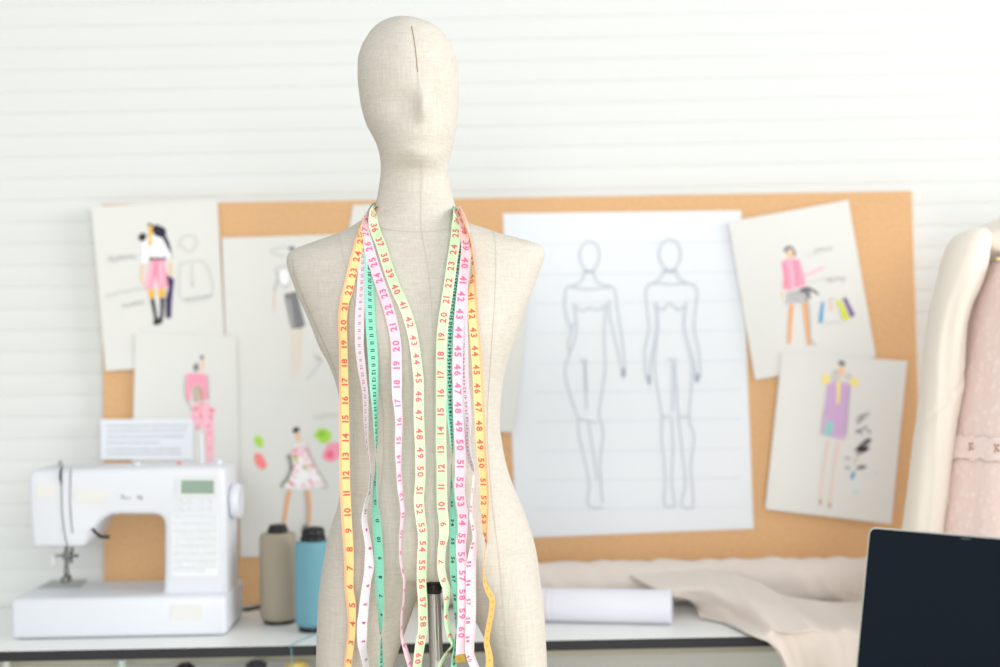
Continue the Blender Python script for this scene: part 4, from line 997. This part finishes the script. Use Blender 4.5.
    T.inches('L', 415, 47, -1, 2, 3, hgt=.0094, t0=.0)
    T.inches('R', 411, 15, -1, 2, 3, hgt=.0092, t0=.05)
    T.done([mat('tape_green', (208, 238, 190), **sp), mat('tape_green_rim', (230, 240, 206), **sp), crim, mat('tape_crimson_tick', (226, 170, 168), .7)], 'pale green measuring tape with red figures, innermost beside the front seam of the mannequin')

# ------------------------------------------------------------------ clothes on the dress form at right
def build_clothes():
    FX, FY = .965, 2.38
    form = thing('dress_form', (FX, FY, 0), 'dress form under the cream blouse and pink lace dress at far right', 'dress form')
    def rings(mb, tab, seg=64, n=80, fn=None, closed=True):
        vs = [r[0] for r in tab]; rows = []
        for i in range(n + 1):
            z = vs[0] + (vs[-1] - vs[0]) * i / n
            z = vs[0] + (vs[-1] - vs[0]) * i / n
            hw, fr, ex, dx = [crom(vs, [r[k] for r in tab], z) for k in (1, 2, 3, 4)]
            row = []
            for k in range(seg):
                a = 2 * PI * k / seg; ca, sa = math.cos(a), math.sin(a)
                x = math.copysign(abs(ca) ** (2 / ex), ca); y = math.copysign(abs(sa) ** (2 / ex), sa)
                p = Vector((FX + dx + hw * x, FY - fr * y, z))
                if fn: p = fn(p, a, (z - vs[0]) / (vs[-1] - vs[0]))
                row.append(p)
            rows.append(row)
        b = mb.quad_grid(rows, closed=True); return b, rows
    Z = lambda v: at(1065, v, FY).z
    mb = MB(); tab = [(.70, .165, .105, 2.2, 0), (.80, .17, .11, 2.2, 0), (.95, .16, .10, 2.2, 0), (1.08, .118, .082, 2.2, 0), (1.2, .138, .1, 2.3, 0), (1.276, .132, .1, 2.3, 0), (1.333, .12, .092, 2.3, 0), (1.365, .105, .085, 2.3, 0), (1.385, .108, .072, 2.3, 0), (1.405, .15, .062, 2.3, 0), (1.42, .16, .055, 2.3, 0), (1.435, .13, .05, 2.2, 0), (1.46, .062, .05, 2, 0), (1.52, .052, .05, 2, 0), (1.54, .05, .048, 2, 0)]
    b, rows = rings(mb, tab); mb.f.append(tuple(b + k for k in range(64))); mb.m.append(0); e = b + 80 * 64; mb.f.append(tuple(e + k for k in range(64))); mb.m.append(0)
    mb.build('torso', mat('form_linen', (214, 206, 190), .85), form)
    mb = MB(); mb.tube([(FX, FY, .02), (FX, FY, .72)], .012, 20); mb.build('pole', mat('pole_chrome', (200, 200, 196), .16, metal=1.0), form)
    mb = MB(); mb.lathe((FX, FY, 0), [(.15, 0), (.155, .006), (.03, .016), (.016, .04)], 40); mb.build('stand_base', mat('base_black', (50, 50, 52), .4), form)
    # cream blouse
    cm = mat('cream_satin', (232, 223, 211), .5, spec=.3, sheen=.2)
    bl = thing('blouse', (FX, FY, .78), 'cream long sleeved blouse at the right edge behind the laptop', 'blouse')
    mb = MB()
    def wr(p, a, t): return p + Vector((math.cos(a) * .004 * math.sin(9 * a + 6 * t), -math.sin(a) * .005 * math.sin(9 * a + 6 * t), 0))
    tab = [(.79, .20, .135, 2.2, 0), (.95, .19, .125, 2.2, 0), (1.08, .165, .108, 2.2, 0), (1.2, .156, .118, 2.3, 0), (1.276, .148, .115, 2.3, 0), (1.333, .134, .11, 2.4, 0), (1.365, .118, .105, 2.4, 0), (1.382, .125, .09, 2.4, 0), (1.398, .168, .078, 2.4, 0), (1.4215, .176, .070, 2.4, 0), (1.4326, .150, .066, 2.3, 0), (1.449, .106, .062, 2.2, 0), (1.465, .072, .060, 2.1, 0), (1.48, .064, .058, 2, 0)]
    rings(mb, tab, fn=wr); o = mb.build('bodice', cm, bl, angle=180)
    o.modifiers.new('thickness', 'SOLIDIFY').thickness = .0012
    SL = [(228, 972, 986, .008), (231, 964, 989, .020), (236, 955, 990, .034), (246, 948, 989, .042), (262, 942, 987, .046), (285, 937, 980, .047), (307, 931.5, 970, .046), (330, 927.5, 965, .045), (353, 924, 964, .043), (385, 921, 963, .042), (398, 919.8, 960.5, .042), (413, 918, 958, .042), (441, 914.3, 953.5, .040), (490, 908.5, 948, .038), (524, 903.8, 943.5, .037), (580, 897, 937, .034), (606, 894.5, 933, .030)]
    SY = 2.34
    def sleeve(mirror):
        vs = [r[0] for r in SL]; rows = []; n = 150; seg = 72
        for i in range(n + 1):
            v = vs[0] + (vs[-1] - vs[0]) * i / n
            uL, uR, dp = [crom(vs, [r[k] for r in SL], v) for k in (1, 2, 3)]
            L, R = at(uL, v, SY), at(uR, v, SY); c = (L + R) / 2; ax = (R - L) / 2; row = []
            for k in range(seg):
                a = 2 * PI * k / seg; ca, sa = math.cos(a), math.sin(a); t = max(0, (v - 231) / 375)
                # long folds down the sleeve and the creases at the elbow
                f = .0009 * math.sin(5 * a + 2.5 * t + .6) * min(1, t * 5) + .0016 * gs(a - 1.9 - .35 * math.sin(t * 6), .16) * min(1, t * 4)
                el = gs(v - 398 + 26 * math.cos(a), 3.5) * .0022 + gs(v - 398 - 24 * math.cos(a), 3.5) * .0016 * (1 if math.cos(a) > 0 else .3)
                p = c + ax * ca * (1 + (f - el) * .4 / .034) + Vector((0, -(dp + 2.2 * f - 1.6 * el) * sa, 0))
                if mirror: p.x = 2 * FX - p.x
                row.append(p)
            rows.append(row)
        m = MB(); b = m.quad_grid(rows, closed=True); m.f.append(tuple(b + k for k in range(seg))); m.m.append(0)
        q = m.build('sleeve', cm, bl, angle=180)
        # cuff
        m = MB(); e = rows[-1]; cc = sum(e, Vector()) / seg
        m.quad_grid([[cc + (p - cc) * k + Vector((0, 0, dz)) for p in e] for k, dz in ((.9, .004), (1.03, .002), (1.03, -.034), (.96, -.036), (.94, -.03))], closed=True)
        m.build('cuff', cm, q, angle=60)
    sleeve(False); sleeve(True)
    # armhole seam where the sleeve meets the shoulder
    # pink lace dress worn over the blouse front
    lm = bpy.data.materials.new('pink_lace'); lm.use_nodes = True; nt = lm.node_tree; b = nt.nodes['Principled BSDF']; L = nt.links.new
    b.inputs['Roughness'].default_value = .8; b.inputs['Specular IOR Level'].default_value = .15
    tc = nt.nodes.new('ShaderNodeTexCoord'); vo = nt.nodes.new('ShaderNodeTexVoronoi'); vo.inputs['Scale'].default_value = 75
    nz = nt.nodes.new('ShaderNodeTexNoise'); nz.inputs['Scale'].default_value = 90; nz.inputs['Detail'].default_value = 4
    L(tc.outputs['Object'], vo.inputs['Vector']); L(tc.outputs['Object'], nz.inputs['Vector'])
    ad = nt.nodes.new('ShaderNodeMath'); ad.operation = 'ADD'; L(vo.outputs['Distance'], ad.inputs[0]); L(nz.outputs['Fac'], ad.inputs[1])
    cr = nt.nodes.new('ShaderNodeValToRGB'); cr.color_ramp.elements[0].position = .62; cr.color_ramp.elements[0].color = rgb((242, 225, 220)); cr.color_ramp.elements[1].position = 1.1 if False else .98; cr.color_ramp.elements[1].color = rgb((236, 214, 208))
    L(ad.outputs[0], cr.inputs['Fac']); L(cr.outputs['Color'], b.inputs['Base Color'])
    bp = nt.nodes.new('ShaderNodeBump'); bp.inputs['Strength'].default_value = .35; bp.inputs['Distance'].default_value = .003; bp.invert = True; L(ad.outputs[0], bp.inputs['Height']); L(bp.outputs['Normal'], b.inputs['Normal'])
    dr = thing('lace_dress', (FX, FY, .62), 'dusty pink lace dress with scalloped band at the right edge', 'dress')
    def hwid(v, u): return FX - at(u, v, FY - .05).x
    pts = [(640, 927), (524, 944), (461, 952), (427, 957.5), (363, 968), (320, 974.5), (286, 984), (262, 996)]
    fr = [.175, .168, .163, .160, .156, .152, .146, .138]
    tab = [(at(u, v, FY - .05).z, hwid(v, u), f, 2.7, 0) for (v, u), f in zip(pts, fr)]
    mb = MB()
    def wr2(p, a, t): k = (1 - t) * .008 * math.sin(11 * a + 1.0) ; return p + Vector((math.cos(a) * k * .5, -math.sin(a) * k, 0))
    b_, rows = rings(mb, tab, n=90, fn=wr2); o = mb.build('lace_panel', lm, dr, angle=180); o.modifiers.new('thickness', 'SOLIDIFY').thickness = .0015
    # scalloped band
    zt = at(957, 437, FY - .1).z; zb = at(953, 462, FY - .1).z
    vs = [r[0] for r in tab]; mb = MB(); seg = 240; rr = []
    for j in range(11):
        z = zt + (zb - zt) * j / 10; row = []
        for k in range(seg):
            a = 2 * PI * k / seg
            zz = z + (.0035 * abs(math.sin(a * 13)) if j >= 8 else 0) * (1 if j < 10 else 1.3) + (.002 * math.sin(a * 40) if j in (0, 10) else 0)
            hw, f_ = crom(vs, [r[1] for r in tab], zz), crom(vs, [r[2] for r in tab], zz)
            ca, sa = math.cos(a), math.sin(a); x = math.copysign(abs(ca) ** (2 / 2.7), ca); y = math.copysign(abs(sa) ** (2 / 2.7), sa)
            p = wr2(Vector((FX + (hw + .0035) * x, FY - (f_ + .0045 + .0015 * math.sin(j * .6 * PI)) * y, zz)), a, (z - vs[0]) / (vs[-1] - vs[0])); row.append(p)
        rr.append(row)
    mb.quad_grid(rr, closed=True)
    mid = [rr[4][k] for k in range(seg)]
    for g_ in range(20):
        k0 = int(seg * (g_ + .5) / 20)
        p = mid[k0 % seg]; nrm = Vector((p.x - FX, p.y - FY, 0)).normalized(); tx = Vector((-nrm.y, nrm.x, 0))
        for (dx, dz, r) in ((-.0035, .004, .0019), (.0025, .0045, .0017), (-.0015, -.001, .0021), (.003, -.004, .0018), (-.004, -.006, .0015)):
            c = p + tx * dx + Vector((0, 0, dz)) + nrm * .0022
            mb.face([c + (tx * math.cos(2 * PI * q / 10) + Vector((0, 0, math.sin(2 * PI * q / 10)))) * r for q in range(10)], 1)
    bd = mb.build('lace_band', [mat('lace_band_pink', (240, 220, 214), .8, bump=.8, bscale=160, noise=.05, nscale=150), mat('eyelet_brown', (176, 128, 104), .9)], dr, angle=180)
    bd.modifiers.new('thickness', 'SOLIDIFY').thickness = .001
    # gold bead at the neckline
    p = at(998, 259, 2.26); mb = MB(); bm = bmesh.new(); bmesh.ops.create_uvsphere(bm, u_segments=14, v_segments=10, radius=.0036); mb.add_bm(bm, 0, Matrix.Translation(Vector((p.x, p.y, p.z))))
    mb.build('gold_bead', mat('gold', (240, 210, 140), .35, metal=.6), dr)

# ------------------------------------------------------------------ laptop and its desk
def build_laptop():
    TL = at(869, 526.5, 1.72); psi = math.radians(41); th = math.radians(14.6)
    r = Vector((math.cos(psi), -math.sin(psi), 0)); n = Vector((-math.sin(psi), -math.cos(psi), 0))
    up = (Vector((0, 0, 1)) * math.cos(th) - n * math.sin(th)).normalized(); fn = r.cross(up).normalized()
    if fn.dot(n) < 0: fn = -fn
    Wd, Hd = .318, .212
    DZ = (TL - up * Hd).z - .018
    def P(x, y, k=0): return TL + r * x - up * y + fn * k
    def rr(x0, y0, x1, y1, rad, k):
        q = []
        for cx, cy, a0 in ((x1 - rad, y0 + rad, -90), (x1 - rad, y1 - rad, 0), (x0 + rad, y1 - rad, 90), (x0 + rad, y0 + rad, 180)):
            for j in range(6): a = math.radians(a0 + 18 * j); q.append(P(cx + rad * math.cos(a), cy + rad * math.sin(a), k))
        return q
    silver = mat('silver_alloy', (214, 214, 208), .4, metal=.4); blackg = mat('screen_black', (22, 29, 38), .3, spec=.1)
    base_c = TL + r * Wd / 2 - up * Hd
    t = thing('laptop', (base_c.x, base_c.y, DZ), 'open laptop with a black screen in the right foreground', 'laptop')
    mb = MB(); mb.prism(rr(0, 0, Wd, Hd, .009, 0), -fn * .006, bev=.001, seg=2); lid = mb.build('lid', silver, t)
    mb = MB(); mb.prism(rr(.0021, .0021, Wd - .0021, Hd - .002, .0078, -.0002), fn * .0007); sc = mb.build('screen', blackg, lid, smooth=False)
    mb = MB(); mb.prism(rr(Wd * .37, .0042, Wd * .37 + .012, .0056, .0006, .0004), fn * .0003); mb.build('webcam', mat('cam_gray', (92, 98, 104), .4), lid, smooth=False)
    # keyboard half
    hinge = TL - up * Hd
    b0 = Vector((hinge.x, hinge.y, DZ)) - n * .004
    def B(x, y, z=0): return b0 + r * x + n * y + Vector((0, 0, z))
    q = []
    for cx, cy, a0 in ((Wd - .012, .012, -90), (Wd - .012, .21, 0), (.012, .21, 90), (.012, .012, 180)):
        for j in range(6): a = math.radians(a0 + 18 * j); q.append(B(cx + .012 * math.cos(a), cy + .012 * math.sin(a), 0.001))
    mb = MB(); mb.prism(q, (0, 0, .014), bev=.002, seg=2); bs = mb.build('keyboard_base', silver, t)
    mb = MB(); a = B(.03, .004, .017); e = B(Wd - .03, .004, .017); mb.tube([a, e], .0035, 14); mb.build('hinge', mat('hinge_dark', (60, 62, 66), .4), t)
    mb = MB()
    for row in range(5):
        for k in range(13):
            x, y = .022 + k * .0212, .03 + row * .019
            mb.prism([B(x, y, .015), B(x + .018, y, .015), B(x + .018, y + .016, .015), B(x, y + .016, .015)], (0, 0, .0012))
    mb.build('keys', mat('key_black', (36, 38, 42), .5), bs, smooth=False)
    mb = MB(); mb.prism([B(.105, .142, .015), B(.213, .142, .015), B(.213, .208, .015), B(.105, .208, .015)], (0, 0, .0004)); mb.build('trackpad', mat('pad_gray', (180, 180, 178), .3, metal=.4), bs, smooth=False)
    d = thing('front_desk', (.85, 1.45, 0), 'white desk under the laptop in the right foreground', 'desk')
    mb = MB(); mb.box((.25, 1.05, DZ - .025), (1.45, 1.83, DZ - .0005), bev=.002); mb.build('desktop', mat('white_laminate', (242, 244, 242), .35, spec=.5), d)
    for x in (.29, 1.36):
        for y in (1.09, 1.74): mb = MB(); mb.box((x, y, 0), (x + .05, y + .05, DZ - .024), bev=.002); mb.build('leg', mat('grey_steel', (150, 150, 140), .5, metal=.2), d)

# ------------------------------------------------------------------ light and camera
def build_light_camera():
    w = bpy.data.worlds.new('World'); S.world = w; w.use_nodes = True
    bg = w.node_tree.nodes['Background']; bg.inputs['Color'].default_value = (.975, 1.0, .99, 1); bg.inputs['Strength'].default_value = .60
    def area(name, loc, tgt, sx, sy, e, col):
        l = bpy.data.lights.new(name, 'AREA'); l.shape = 'RECTANGLE'; l.size = sx; l.size_y = sy; l.energy = e; l.color = col
        o = bpy.data.objects.new(name, l); COL.objects.link(o); o.location = loc
        o.rotation_euler = (Vector(tgt) - Vector(loc)).to_track_quat('-Z', 'Y').to_euler(); return o
    area('window_daylight', (6.2, .5, 2.4), (0, 2.0, 1.2), 3.2, 2.4, 255, (1.0, .99, .98))
    area('rear_fill_light', (.6, -4.0, 2.5), (0, 2.0, 1.1), 5.0, 2.6, 200, (1.0, 1.0, 1.0))  # added soft fill from behind the camera, lifts the board; not a known window
    cam = bpy.data.cameras.new('Camera'); c = bpy.data.objects.new('Camera', cam); COL.objects.link(c)
    cam.lens = 50; cam.sensor_width = 36; cam.clip_start = .05
    m = Matrix(((CR, SR, 0, 0), (0, 0, -1, 0), (-SR, CR, 0, H), (0, 0, 0, 1)))
    c.matrix_world = m
    cam.dof.use_dof = True; cam.dof.focus_distance = 1.93; cam.dof.aperture_fstop = 1.9
    S.camera = c
    S.view_settings.view_transform = 'Standard'; S.view_settings.look = 'None'; S.view_settings.gamma = 1; S.view_settings.use_curve_mapping = False
    S.view_settings.exposure = .15

build_setting(); build_table(); build_board(); build_sheets(); build_machine(); build_spools(); build_rolls()
build_mannequin(); build_tapes(); build_clothes(); build_laptop(); build_light_camera()
